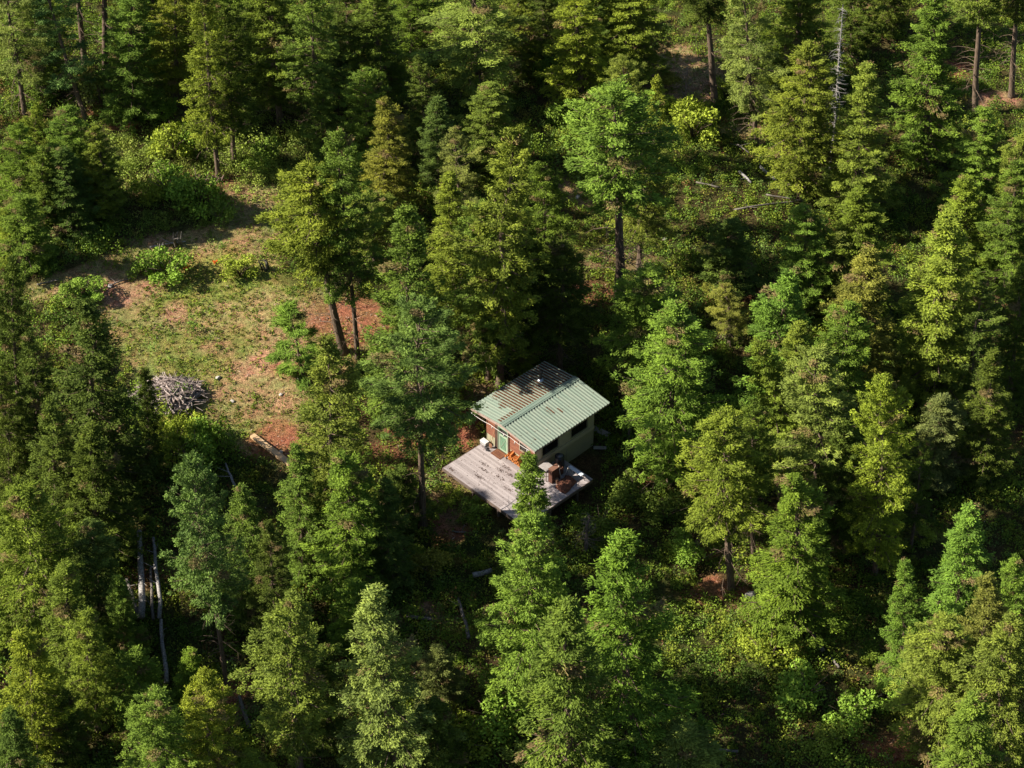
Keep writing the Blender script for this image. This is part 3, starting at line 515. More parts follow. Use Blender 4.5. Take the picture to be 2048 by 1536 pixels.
# firewood
M_SPLIT = mat('split_wood', (.42, .17, .045), .75, (8, (.40, .12, .03), .15, (1, 1, 1))); M_SPLIT2 = mat('wood_end', (.60, .33, .15), .8, (12, (.42, .20, .09), .15, (1, 1, 1)))
rk = lempty('firewood_rack', 2.72, -.18, DK + .003); tag(rk, 'low dark rack under the firewood by the front wall', 'rack')
mb = MB(); mb.box(-.62, .62, -.15, -.11, .10, .14); mb.box(-.62, .62, .08, .12, .10, .14); mb.build('rail', M_DARKWOOD, rk)
for x_ in (-.6, .57):
    for y_ in (-.15, .08): mb = MB(); mb.box(x_, x_ + .04, y_, y_ + .04, 0, .095); mb.build('leg', M_DARKWOOD, rk)
rd = random.Random(17); k = 0
for row in range(4):
    for i in range(9 - row):
        x_ = -.55 + row * .06 + i * .135 + rd.uniform(-.02, .02); z_ = .205 + row * .115 + rd.uniform(-.01, .01); L = rd.uniform(.34, .44); rr = rd.uniform(.055, .075)
        if row == 3 and i in (2, 3, 4): continue
        a0 = rd.uniform(0, 6.28); poly = [(rr * math.cos(a0 + a), rr * math.sin(a0 + a)) for a in ((0, .7, 1.4, 3.14, 4.6) if rd.random() < .6 else (0, 1.2, 2.2, 3.8))]
        mb = MB(); mb.prism(poly, -L / 2, L / 2, Matrix.Identity(4)); mb.m = [1, 1] + [0] * (len(mb.f) - 2)
        o = mb.build('firewood_log', [M_SPLIT, M_SPLIT2]); p_, a_ = lm(2.72 + x_, -.19 + rd.uniform(-.04, .04), DK + z_); o.location = p_; o.rotation_euler = (rd.uniform(-.06, .06), 0, a_ + rd.uniform(-.35, .35)); tag(o, 'orange split firewood log in the pile by the front wall', 'firewood', 'split firewood logs')
# white box, boots, shovel
t = lempty('storage_box', .30, -.30, DK + .003, .62 - .62); mb = MB(); mb.box(-.24, .24, -.15, .15, 0, .20); mb.build('body', mat('grey_plastic', (.33, .33, .33), .6), t, False, .01); mb = MB(); mb.box(-.25, .25, -.16, .16, .202, .26); mb.build('lid', M_WHITE, t, False, .012); tag(t, 'small white lidded box on the deck left of the shovel', 'box')
for k, (u, w_, s_, lb) in enumerate(((.66, -.50, 0, 'black shoe nearer the white box'), (.88, -.58, .5, 'black shoe nearer the doormat'))):
    o = None; mb = MB(); mb.box(-.13, .13, -.045, .045, .0, .025); mb.tube([(-.12, 0, .05), (-.02, 0, .06), (.09, 0, .05), (.125, 0, .04)], [.04, .05, .042, .02], 8); mb.tube([(-.08, 0, .06), (-.085, 0, .12)], [.045, .042], 8)
    o = mb.build('shoe', mat('black_rubber', (.03, .03, .035), .6), None, True); p_, a_ = lm(u, w_, DK + .004, s_); o.location = p_; o.rotation_euler = (0, 0, a_); tag(o, lb, 'shoe', 'shoes on the deck')
t = lempty('shovel', .78, -.16, DK + .003); tag(t, 'brown bladed shovel leaning on the cream wall beside the door', 'shovel')
mb = MB(); mb.tube([(.02, -.10, .28), (.08, .10, 1.15)], .018, 7); mb.build('handle', mat('shovel_wood', (.30, .17, .09), .7), t, True)
mb = MB(); mb.add([(-.11, -.10, .30), (.13, -.10, .30), (.14, -.13, .12), (.02, -.16, .0), (-.11, -.13, .12), (-.11, -.115, .30), (.13, -.115, .30), (.14, -.145, .12), (.02, -.175, .0), (-.11, -.145, .12)], [(0, 1, 2, 3, 4), (9, 8, 7, 6, 5), (0, 5, 6, 1), (1, 6, 7, 2), (2, 7, 8, 3), (3, 8, 9, 4), (4, 9, 5, 0)]); mb.build('blade', mat('rusty_steel', (.25, .12, .07), .6, (8, (.14, .07, .04), .15, (1, 1, 1))), t)
# right wing of the deck: side table, rusty cabinet, barrel stove, bench, tarp, log, poles
M_RUST = mat('rusty_metal', (.11, .045, .028), .8, (6, (.06, .025, .018), .15, (1, 1, 1))); M_BLACK = mat('black_metal', (.02, .02, .022), .45, metal=.2, spec=.5)
t = lempty('side_table', 4.82, .25, DK + .003); tag(t, 'small white topped table by the side wall of the cabin', 'table')
mb = MB(); mb.box(-.32, .32, -.30, .33, .80, .835); mb.build('tabletop', mat('grey_white', (.36, .34, .33), .7, (6, (.26, .24, .23), .15, (1, 1, 1))), t, False, .006)
for x_ in (-.29, .26):
    for y_ in (-.27, .27): mb = MB(); mb.box(x_, x_ + .03, y_, y_ + .03, 0, .80); mb.build('leg', M_DARKWOOD, t)
t = lempty('rusty_cabinet', 5.33, .38, DK + .003, .0); tag(t, 'upright rusty brown metal cabinet next to the white topped table', 'cabinet')
mb = MB(); mb.box(-.16, .16, -.30, .34, 0, .95); mb.build('body', M_RUST, t, False, .01); mb = MB(); mb.box(-.17, .17, -.31, .35, .952, .985); mb.build('top', mat('rust_light', (.18, .09, .06), .8), t); mb = MB(); mb.box(.162, .175, -.26, .30, .06, .9); mb.build('panel', M_RUST, t)
t = lempty('barrel_stove', 4.88, 1.28, DK + .003); tag(t, 'black round barrel stove standing against the side wall', 'stove')
mb = MB(); mb.tube([(0, 0, .12), (0, 0, .4), (0, 0, .42), (0, 0, .85), (0, 0, 1.0), (0, 0, 1.05)], [.27, .28, .295, .28, .28, .12], 20); mb.build('body', M_BLACK, t, True); mb = MB(); mb.tube([(0, 0, 1.052), (0, 0, 1.09)], [.20, .18], 16); mb.tube([(0, 0, 1.09), (0, 0, 1.12)], [.04, .04], 8); mb.build('lid', mat('steel_lid', (.16, .17, .18), .35, metal=.7), t, True)
for a in (0, 2.1, 4.2): mb = MB(); mb.tube([(.2 * math.cos(a), .2 * math.sin(a), 0), (.2 * math.cos(a), .2 * math.sin(a), .14)], .025, 6); mb.build('leg', M_BLACK, t)
t = lempty('crate', 5.10, .98, DK + .003); tag(t, 'dark brown wooden crate between the rusty cabinet and the stove', 'crate'); mb = MB()
for k in range(4): mb.box(-.22, .22, -.20, -.18, .02 + k * .13, .13 + k * .13); mb.box(-.22, .22, .18, .20, .02 + k * .13, .13 + k * .13); mb.box(-.22, -.20, -.18, .18, .02 + k * .13, .13 + k * .13); mb.box(.20, .22, -.18, .18, .02 + k * .13, .13 + k * .13)
mb.build('slats', M_RUST, t); mb = MB(); mb.box(-.20, .20, -.18, .18, .0, .4); mb.build('contents', M_DARKWOOD, t)
M_BLUE = mat('faded_blue_board', (.52, .60, .70), .6, (3, (.62, .66, .72), .2, (1, 8, 1)))
t = lempty('sawhorse_bench', 6.10, 1.34, DK + .003); tag(t, 'narrow pale blue bench board on metal legs at the deck right end', 'bench')
mb = MB(); mb.box(-.52, .55, -.10, .13, .62, .66); mb.build('seat', M_BLUE, t, False, .006)
for x_ in (-.46, .48):
    for sg in (-1, 1): mb = MB(); mb.tube([(x_, .02 + sg * .06, .62), (x_, .02 + sg * .26, 0)], .016, 6); mb.build('leg', M_STEEL if x_ < 0 else M_BLACK, t)
# crumpled rust coloured tarp
r = np.random.default_rng(6); nu, nw = 34, 30; U_, W_ = np.meshgrid(np.linspace(-.40, .42, nu), np.linspace(-.62, .62, nw)); e = np.clip(1 - (np.abs(U_) / .42) ** 3, 0, 1) * np.clip(1 - (np.abs(W_) / .62) ** 2.4, 0, 1)
Zt = e ** .5 * (.26 + .09 * smooth_noise(U_, W_, .22, 8) + .05 * smooth_noise(U_, W_, .09, 9)) ; U2 = U_ + .05 * smooth_noise(U_, W_, .2, 10) - .25 * W_; W2 = W_ + .05 * smooth_noise(U_, W_, .2, 11)
idx = np.arange(nu * nw).reshape(nw, nu); Ft = np.stack([idx[:-1, :-1], idx[:-1, 1:], idx[1:, 1:], idx[1:, :-1]], -1).reshape(-1, 4); V = np.stack([U2, W2, np.maximum(Zt, .0)], -1).reshape(-1, 3)
me = np_mesh('tarp', V, Ft, True); o = link('tarp', me, mat('rust_cloth', (.20, .085, .05), .9, (4, (.12, .045, .03), .15, (1, 1, 1)), bump=.3)); p_, a_ = lm(6.05, .62, DK + .008, -.0); o.location = p_; o.rotation_euler = (0, 0, a_); tag(o, 'crumpled rust brown tarp heaped on the deck under the bench', 'tarp')
mb = MB(); mb.tube([(0, 0, 0), (0, 0, .30)], .11, 14); mb.tube([(0, 0, .301), (0, 0, .305)], .10, 14, 1); o = mb.build('chopping_block', [mat('log_bark', (.28, .16, .10), .9), M_SPLIT2], None, False); o.location = lm(5.60, .36, DK + .003)[0]; tag(o, 'short upright cut log beside the rusty cabinet', 'log')
for (u0, w0, u1, w1, z1_, lb) in ((5.62, .70, 5.45, .62, 1.1, 'thin pale pole leaning on the rusty cabinet'), (5.55, 1.02, 5.62, 1.30, .75, 'pale pole leaning against the blue bench')):
    mb = MB(); mb.tube([(0, 0, 0), (math.cos(TH) * (u1 - u0) - math.sin(TH) * (w1 - w0), math.sin(TH) * (u1 - u0) + math.cos(TH) * (w1 - w0), z1_)], .02, 7); o = mb.build('pole', mat('pale_pole', (.50, .44, .38), .7), None, True); o.location = lm(u0, w0, DK + .004)[0]; tag(o, lb, 'pole', 'poles on the deck')
# boards lying behind the right corner
for (u, w_, L, W_2, rz_, lb) in ((3.75, 5.95, 1.15, .42, .15, 'larger grey board lying behind the right corner of the cabin'), (4.65, 4.92, .75, .26, .75, 'smaller pale board on the ground right of the side wall')):
    mb = MB(); mb.box(-L / 2, L / 2, -W_2 / 2, W_2 / 2, 0, .05); o = mb.build('board', mat('grey_board', (.36, .33, .30), .8, (5, (.26, .23, .21), .2, (.5, 4, 1))), None, False, .005); p_, a_ = lm(u, w_, 0, rz_); o.location = (p_[0], p_[1], float(terrain(p_[0], p_[1])) + .12); o.rotation_euler = (0, 0, a_); tag(o, lb, 'board', 'loose boards')
G_ = 'conifers of the forest'
TREES = [
('fb', 1600, 645, 1592, 935, 120, 'ol', 'olive green fir wedged between the light green and pale firs of the right cluster'),
('fc', 1688, 600, 1680, 905, 115, 'mi', 'mid green fir directly behind the pale broad fir of the right cluster'),
('fc', 818, -90, 824, 118, 90, 'mi', 'mid green fir at the top edge just left of the broad pale pine'),
('fb', 1990, 700, 1972, 960, 96, 'dk', 'dim fir at the right edge above the yellow lit bush strip'),
('fa', 640, 1290, 650, 1480, 90, 'te', 'shaded fir between the broad olive fir and the pale green fir at the bottom'),
('fb', 130, 1130, 150, 1400, 120, 'ol', 'olive fir behind the yellow green fir near the bottom left corner'),
('fa', 540, 1050, 552, 1300, 90, 'dk', 'dark fir in the shade below the big dark olive fir'),
('fa', 1180, -60, 1200, 160, 80, 'mi', 'mid green fir at the top edge hidden half by the yellow olive fir'),
('fb', 640, 150, 650, 330, 84, 'mi', 'short green fir between the two trunked firs left of top centre'),

# upper left
('pa', 2, -70, 50, 232, 130, 'pa', 'grey green pine with a bare dark trunk in the top left corner'),
('sp', 72, -70, 173, 240, 95, 'bl', 'slim blue green fir leaning left above a long thin bare trunk at upper left'),
('fh', 138, -190, 170, 130, 110, 'dk', 'tall fir whose bare brown lower trunk crosses the top edge at far left'),
('fh', 206, -220, 211, 152, 120, 'mi', 'straight dark fir trunk rising through the top edge left of the big dense fir'),
('fb', 258, -75, 261, 242, 115, 'mi', 'dense dark green fir with a short pinkish trunk over red duff at upper left'),
('fg', 340, -80, 352, 215, 130, 'ye', 'olive yellow bushy fir behind the leaning bright fir at upper left'),
('fd', 398, -60, 437, 354, 100, 'ye', 'bright yellow green fir leaning left with its trunk foot on a heap of roots'),
('fe', 452, 10, 468, 324, 100, 'dk', 'dark fir close behind the leaning bright fir with a straight short trunk'),
('fg', 540, -60, 560, 245, 150, 'ol', 'broad olive fir filling the top edge left of centre'),
('fe', 622, -20, 637, 290, 100, 'mi', 'open mid green fir with a dark bent lower trunk left of top centre'),
('fi', 690, -50, 697, 200, 90, 'dk', 'dark green narrow fir between two broad firs near top centre'),
('fc', 486, -120, 500, 180, 90, 'mi', 'green fir top cut by the upper edge behind the broad olive fir'),
('fc', 60, -60, 88, 190, 100, 'mi', 'green fir behind the grey green pine at top left'),
('fi', 300, -150, 310, 130, 90, 'br', 'bright green fir at the top edge behind the olive yellow bushy fir'),
('fc', 128, 212, 150, 420, 92, 'br', 'bright green dense fir with rounded top in the left thicket'),
('fa', 133, 292, 148, 468, 96, 'te', 'blue green dark fir in front of the bright rounded one in the left thicket'),
('fa', 66, 205, 78, 400, 62, 'ye', 'narrow yellow green fir second from the left edge of the left thicket'),
('fd', 187, 246, 220, 450, 78, 'ol', 'yellowish olive fir at the right end of the left thicket with thin trunk'),
('fi', 36, 246, 46, 440, 72, 'mi', 'mid green ragged fir at the left edge of the left thicket'),
('na', 82, 290, 92, 460, 62, 'mi', 'small green fir between taller ones in the left thicket'),
('nb', 45, 388, 56, 530, 80, 'br', 'bright low fir at the foot of the left thicket near the grassy path'),
('na', 10, 420, 16, 522, 60, 'ye', 'small yellow green fir on the left edge beside the grassy path'),
('na', 205, 300, 215, 440, 60, 'dk', 'small dark fir at the right foot of the left thicket'),
# pair leaning over clearing
('fh', 606, 328, 687, 704, 160, 'ol', 'big olive fir leaning left over the clearing on a long bare trunk'),
('fe', 672, 266, 716, 716, 112, 'mi', 'tall green fir right of the leaning one with a bare trunk at the red duff'),
('py', 578, 606, 606, 750, 106, 'br', 'young bright green pine with open branches standing in the clearing'),
# top centre
('fg', 742, -40, 785, 226, 135, 'mi', 'bushy green fir with a bare lower trunk at top centre left'),
('fc', 732, 130, 738, 345, 82, 'mi', 'rounded mid green fir left of the brownish cone'),
('fa', 775, 196, 772, 440, 104, 'bn', 'brownish olive conical fir left of centre top'),
('fe', 740, 385, 750, 525, 100, 'ol', 'short fir with olive skirt and visible red brown trunk below the brownish cone'),
('fi', 838, 115, 850, 330, 66, 'dk', 'narrow dark fir with bright tip right of the brownish cone'),
('fi', 872, 190, 880, 395, 86, 'te', 'dark shaded fir between the brownish cone and centre trees'),
('pb', 940, -90, 962, 205, 190, 'pa', 'broad pale olive pine with dark visible trunk at top centre'),
('fb', 1035, -90, 1045, 150, 90, 'ol', 'olive fir at top centre just right of the broad pale pine'),
('fc', 976, 165, 985, 345, 96, 'ol', 'short rounded olive fir below the broad pale pine'),
('fg', 1013, 246, 1000, 770, 178, 'ol', 'tallest olive fir of the centre clump behind the cabin'),
('fb', 897, 345, 915, 640, 116, 'ol', 'brown tipped green fir on the left side of the centre clump'),
('fc', 1084, 325, 1092, 640, 92, 'mi', 'green pointed fir on the right side of the centre clump'),
('fb', 812, 412, 822, 826, 150, 'mi', 'green cone fir directly behind the blue green pine beside the cabin'),
('fg', 960, 400, 978, 756, 130, 'mi', 'full green fir low in the centre clump with a bare trunk behind the cabin'),
('fd', 1055, 440, 1042, 735, 110, 'dk', 'dark shaded fir rising just behind the cabin roof'),
('fe', 1130, 480, 1120, 742, 110, 'dk', 'black green fir in deep shade right behind the cabin roof corner'),
('sp', 908, 255, 930, 470, 80, 'gr', 'sparse greyish fir top poking out above the centre clump'),
('nb', 1056, 648, 1044, 742, 40, 'ye', 'small sunlit yellow green sapling right behind the cabin roof'),
('fa', 1155, -70, 1165, 215, 118, 'ye', 'yellow olive tall fir at the top edge right of centre'),
('fc', 1262, -90, 1262, 158, 128, 'ol', 'dark olive dense fir at the top edge between the yellow one and the sunlit slope'),
('fb', 1085, -100, 1092, 110, 80, 'dk', 'dark fir at the top edge left of the yellow olive fir'),
('fh', 1238, 172, 1238, 617, 190, 'br', 'large bright green fir above a long straight bare trunk upslope of the cabin'),
('fi', 1317, 153, 1300, 470, 74, 'ye', 'bright yellow green round topped fir beside the large bare trunked fir'),
('pa', 1246, 112, 1246, 330, 84, 'pa', 'pale green fir top showing above the large bright fir'),
('fe', 1300, 290, 1276, 545, 110, 'ol', 'olive fir with twin thin trunk right of the large bare trunked fir'),
# top right
('fh', 1405, -150, 1430, 206, 120, 'dk', 'dark olive fir with a long black trunk on the yellow sunlit slope'),
('pb', 1478, -80, 1514, 290, 120, 'pa', 'pale grey green pine with dark trunk right of the yellow sunlit slope'),
('fb', 1602, -80, 1590, 180, 130, 'ol', 'sunlit olive fir at the top edge left of the grey snag'),
('fg', 1618, 90, 1600, 395, 150, 'ol', 'broad olive fir with dead lower branches left of the grey snag'),
('fi', 1700, -110, 1700, 120, 80, 'dk', 'dark green fir behind the grey snag'),
('fa', 1733, 133, 1705, 440, 118, 'ol', 'tall narrow olive green fir just right of the grey snag'),
('fb', 1722, 380, 1700, 640, 140, 'ol', 'full olive fir in front of the tall narrow olive one'),
('fb', 1868, -30, 1850, 330, 130, 'br', 'large light green fir with tiered branches near the top right'),
('fh', 1972, -160, 1950, 228, 110, 'ol', 'olive fir with a long brown bare trunk near the top right corner'),
('fh', 2040, -150, 2023, 193, 100, 'ol', 'fir with a red brown bare trunk nearest the top right corner'),
('fc', 1790, -120, 1780, 70, 80, 'dk', 'dark fir cut by the top edge left of the large light green fir'),
('fb', 1968, 214, 1940, 440, 100, 'br', 'bright blue tinged green fir on the right slope with showing branches'),
('fa', 2044, 255, 2022, 480, 90, 'ol', 'yellowish olive fir on the right edge below the red brown trunk'),
('fa', 1942, 350, 1920, 560, 110, 'ol', 'olive green fir top in front of the blue tinged fir at right'),
('fa', 2040, 330, 2010, 600, 110, 'mi', 'green fir on the right edge beside the tall yellow olive one'),
('fb', 1890, 420, 1860, 800, 165, 'ye', 'very tall yellow olive fir standing out on the right side'),
('fb', 2048, 520, 2020, 800, 90, 'dk', 'dark shaded fir on the right edge at middle height'),
('sp', 1962, 560, 1935, 830, 90, 'dk', 'dim sparse fir in the shade right of the very tall yellow olive fir'),
('fc', 1612, 414, 1600, 640, 96, 'br', 'fresh green rounded fir below the fallen logs at right'),
('nb', 1681, 466, 1672, 650, 66, 'pa', 'pale silvery green fir between olive ones right of centre'),
('nb', 1466, 437, 1455, 575, 84, 'te', 'dark teal shaded small fir below the fallen logs'),
('sp', 1450, 560, 1462, 690, 70, 'bn', 'brownish thin leafed tree beside bare stems upslope right of the cabin'),
# middle right
('fg', 1292, 538, 1300, 800, 165, 'br', 'bright green rounded fir upslope right of the cabin roof'),
('fg', 1352, 606, 1342, 965, 178, 'br', 'bright green full fir nearest to the right side of the cabin'),
('fa', 1736, 505, 1720, 800, 140, 'bn', 'brownish gold tinted tall fir right of the bright crown cluster'),
('fa', 1566, 545, 1560, 860, 140, 'br', 'tall light green fir at the left of the big right cluster'),
('fg', 1530, 680, 1563, 1000, 130, 'ol', 'olive fir with dark trunk foot at the centre of the right cluster'),
('fg', 1637, 700, 1628, 1075, 165, 'pa', 'pale yellow green broad fir at the heart of the right cluster'),
('fc', 1774, 733, 1750, 1150, 105, 'ye', 'yellow green fir with a long dark trunk right of the broad pale fir'),
('nb', 1885, 790, 1862, 965, 90, 'gr', 'small grey green fir alone in the dark glade at right'),
('fj', 1446, 836, 1463, 1176, 160, 'ol', 'rounded olive fir on a bare sunlit trunk over red duff right of the deck'),
('fa', 1600, 950, 1585, 1270, 150, 'br', 'vivid green pointed fir lower right of the rounded olive one'),
('fh', 1500, 820, 1508, 1115, 90, 'mi', 'fir with thin dark trunk between the rounded olive and vivid green firs'),
('sp', 1850, 880, 1822, 1095, 60, 'dk', 'thin dim tree with dark leaning trunk in the right glade'),
('fb', 1690, 840, 1668, 1110, 110, 'dk', 'shaded dark fir behind the pale broad fir of the right cluster'),
# lower right
('fa', 1932, 1016, 1905, 1330, 130, 'br', 'tall light green fir at lower right with feathery tiers'),
('fa', 1816, 1116, 1800, 1380, 76, 'br', 'slim green fir at the left edge of the lower right clump'),
('fb', 1978, 1154, 1950, 1480, 120, 'bn', 'brown tipped olive fir in the middle of the lower right clump'),
('fa', 2030, 1108, 2015, 1380, 90, 'br', 'green fir on the right edge at the top of the lower right clump'),
('fg', 2022, 1222, 2000, 1600, 170, 'ol', 'large olive fir filling the bottom right corner'),
('fg', 1885, 1232, 1880, 1520, 160, 'ol', 'wide olive fir at the lower left of the lower right clump'),
('fa', 1935, 1390, 1925, 1720, 150, 'mi', 'mid green fir cut by the bottom edge at lower right'),
# around the cabin
('pc', 836, 606, 846, 1052, 190, 'bl', 'blue green pine on a bare trunk at the left side of the cabin deck'),
('na', 1062, 920, 1050, 1190, 88, 'br', 'sunlit pointed fir top standing against the front of the deck'),
('fc', 1060, 1020, 1055, 1400, 150, 'br', 'tall green fir just downslope of the deck corner'),
('nb', 802, 930, 806, 1045, 74, 'dk', 'small dark bushy fir left of the pine trunk by the deck'),
# left side
('fa', 14, 520, 40, 935, 96, 'dk', 'dark fir on the left edge beside the grassy path'),
('fa', 60, 664, 82, 990, 98, 'dk', 'dark green fir left of the big shaded fir at the clearing edge'),
('fb', 166, 600, 208, 1010, 160, 'dk', 'big shaded dark fir at the left edge of the clearing'),
('na', 292, 740, 296, 950, 52, 'dk', 'dark fir tip touching the left side of the brush pile'),
('fb', 98, 792, 122, 1100, 118, 'dk', 'green fir in front of the big shaded dark fir at left'),
('fc', 8, 740, 22, 1010, 80, 'dk', 'green fir on the left edge at middle height'),
('fb', 180, 850, 200, 1130, 130, 'dk', 'wide mid green fir below the big shaded dark fir'),
('fg', 48, 970, 76, 1300, 165, 'ol', 'large yellow olive fir on the left edge below middle height'),
('fa', 664, 684, 672, 1105, 152, 'ol', 'big dark olive fir between the clearing and the cabin'),
('fj', 384, 918, 455, 1382, 118, 'bl', 'bluish green fir on a thick bare trunk over red duff at lower left'),
('fa', 488, 958, 512, 1240, 108, 'te', 'dark bluish fir right of the one on the thick trunk'),
('fa', 690, 898, 702, 1185, 138, 'br', 'bright green fir in front of the big dark olive one left of the deck'),
('fb', 590, 880, 610, 1150, 100, 'mi', 'green fir at the lower left foot of the big dark olive fir'),
('nb', 704, 1162, 712, 1290, 80, 'br', 'small bright green fir below the bright one left of the deck'),
('fb', 770, 960, 775, 1170, 90, 'te', 'very dark shaded fir right of the bright one left of the deck'),
# bottom left
('fd', 48, 1264, 84, 1540, 132, 'ye', 'yellow green fir with bare trunk near the bottom left corner'),
('fd', 172, 1215, 198, 1462, 100, 'ol', 'olive fir with a dark trunk above the bottom left group'),
('fb', 234, 1153, 245, 1330, 80, 'mi', 'mid green fir left of the pale fallen logs'),
('nb', 270, 1295, 282, 1440, 96, 'br', 'light green small fir left of the long pale log at bottom left'),
('na', 380, 1298, 385, 1425, 56, 'br', 'small vivid green fir right of the long pale log at bottom left'),
('fg', 307, 1385, 325, 1640, 128, 'br', 'bright leafy green fir cut by the bottom edge at lower left'),
('fc', 412, 1346, 425, 1600, 110, 'ye', 'yellow green fir beside the red duff cut by the bottom edge at lower left'),
('fg', 582, 1188, 600, 1540, 170, 'ol', 'broad olive rounded fir at the bottom left of centre'),
('fb', 15, 1420, 30, 1640, 110, 'te', 'bluish dark fir in the bottom left corner'),
('nb', 500, 1500, 508, 1600, 80, 'ye', 'yellow green fir tip at the bottom edge below the broad olive fir'),
('nb', 120, 1380, 135, 1520, 70, 'dk', 'small dark fir right of the bare trunk at the bottom left'),
('fc', 180, 1040, 205, 1260, 100, 'te', 'dark bluish fir right of the large yellow olive fir at left'),
# bottom centre
('fb', 750, 1172, 792, 1570, 168, 'pa', 'large pale green fir at the bottom just left of centre'),
('nb', 874, 1290, 882, 1420, 70, 'gr', 'small bluish grey fir right of the large pale green one at the bottom'),
('fb', 1250, 1072, 1257, 1530, 200, 'br', 'tall bright green fir at the bottom centre above a dark trunk'),
('fb', 1130, 1194, 1140, 1620, 190, 'mi', 'dense green fir in front of the tall bright one at the bottom centre'),
('nb', 1368, 1452, 1378, 1600, 130, 'pa', 'pale green bushy small fir at the bottom edge right of centre'),
('nb', 870, 1400, 880, 1560, 90, 'dk', 'small dark fir in deep shade at the bottom edge left of centre'),
]
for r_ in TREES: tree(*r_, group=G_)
# trees beyond the frame, which close the forest and shade its edges
_r = random.Random(99)
OUT = [(-36 - _r.uniform(0, 14) - (y_ - 57) * .22, y_) for y_ in (46, 52, 58, 63, 69, 119)] + [(31 + _r.uniform(0, 10) + (y_ - 57) * .24, y_) for y_ in (60, 68, 77, 86, 95, 104, 113)] + [(x_, 134 + _r.uniform(0, 8)) for x_ in (-38, -31, -24, -16, -9, -2, 6, 13, 20, 28, 35, 42)]
for x_, y_ in OUT:
    plant(_r.choice(['fa', 'fb', 'fc', 'fg', 'fd']), np.array([x_, y_, float(terrain(x_, y_))]), _r.uniform(10, 15), 0, _r.uniform(3.8, 5.4), _r.choice(['ol', 'mi', 'br', 'dk']), 'conifer standing outside the edges of the photo', group='conifers beyond the photo')
# dead trees
def snag(ax, ay, bx, by, wpx, label, dark=True):
    P = at(bx, by); d = ray(ax, ay); T = CC + d * (P[1] / d[1]); h = T[2] - P[2]
    o = bpy.data.objects.new('dead_tree', SNAG_DARK if dark else SNAG); COL.objects.link(o); o.location = P; s = wpx / FPX * np.linalg.norm(CC - P) / 3.0
    o.scale = (s, s, h / 14); o.rotation_euler = (0, math.atan2(T[0] - P[0], h), _r.uniform(0, 6)); tag(o, label, 'tree', 'dead trees'); return o
snag(1677, 18, 1660, 345, 64, 'grey leafless snag rising among the olive firs near the top right', False)
snag(1258, 770, 1258, 880, 60, 'bare grey dead tree with thin twigs beside the cabin right wall')
snag(1376, 130, 1366, 232, 70, 'brown bare bush like dead tree on the yellow sunlit slope')
snag(1178, 1030, 1170, 1100, 80, 'dry twiggy dead tree downslope of the deck right corner')
# ------------------------------------------------------------ fallen logs, brush, stones
def log(px1, py1, px2, py2, r1_, r2_, m_, label, twigs=3, lift=.1, group='fallen logs', name='fallen_log', bend=0.):
    A_, B_ = at(px1, py1), at(px2, py2); rd = random.Random(int(px1 * 7 + py1)); mb = MB(); L = np.linalg.norm(B_ - A_)
    pts, rr = [], []
    for i in range(6):
        t = i / 5; p = A_ * (1 - t) + B_ * t; p[2] = max(p[2], terrain(p[0], p[1])) + lift + rd.uniform(-.03, .03) + bend * 4 * t * (1 - t)
        p[0] += rd.uniform(-.03, .03) * L * .6; pts.append(p - A_); rr.append(r1_ + (r2_ - r1_) * t)
    mb.tube(pts, rr, 8)
    for _ in range(twigs):
        k = rd.randrange(1, 5); q = Vector(pts[k]); a_ = rd.uniform(0, 6.28); l_ = rd.uniform(.3, .9)
        mb.tube([q, q + Vector((math.cos(a_) * l_, math.sin(a_) * l_, rd.uniform(.0, .4)))], [.03, .008], 4, cap=False)
    o = mb.build(name, m_, None, True); o.location = A_; return tag(o, label, 'log', group)
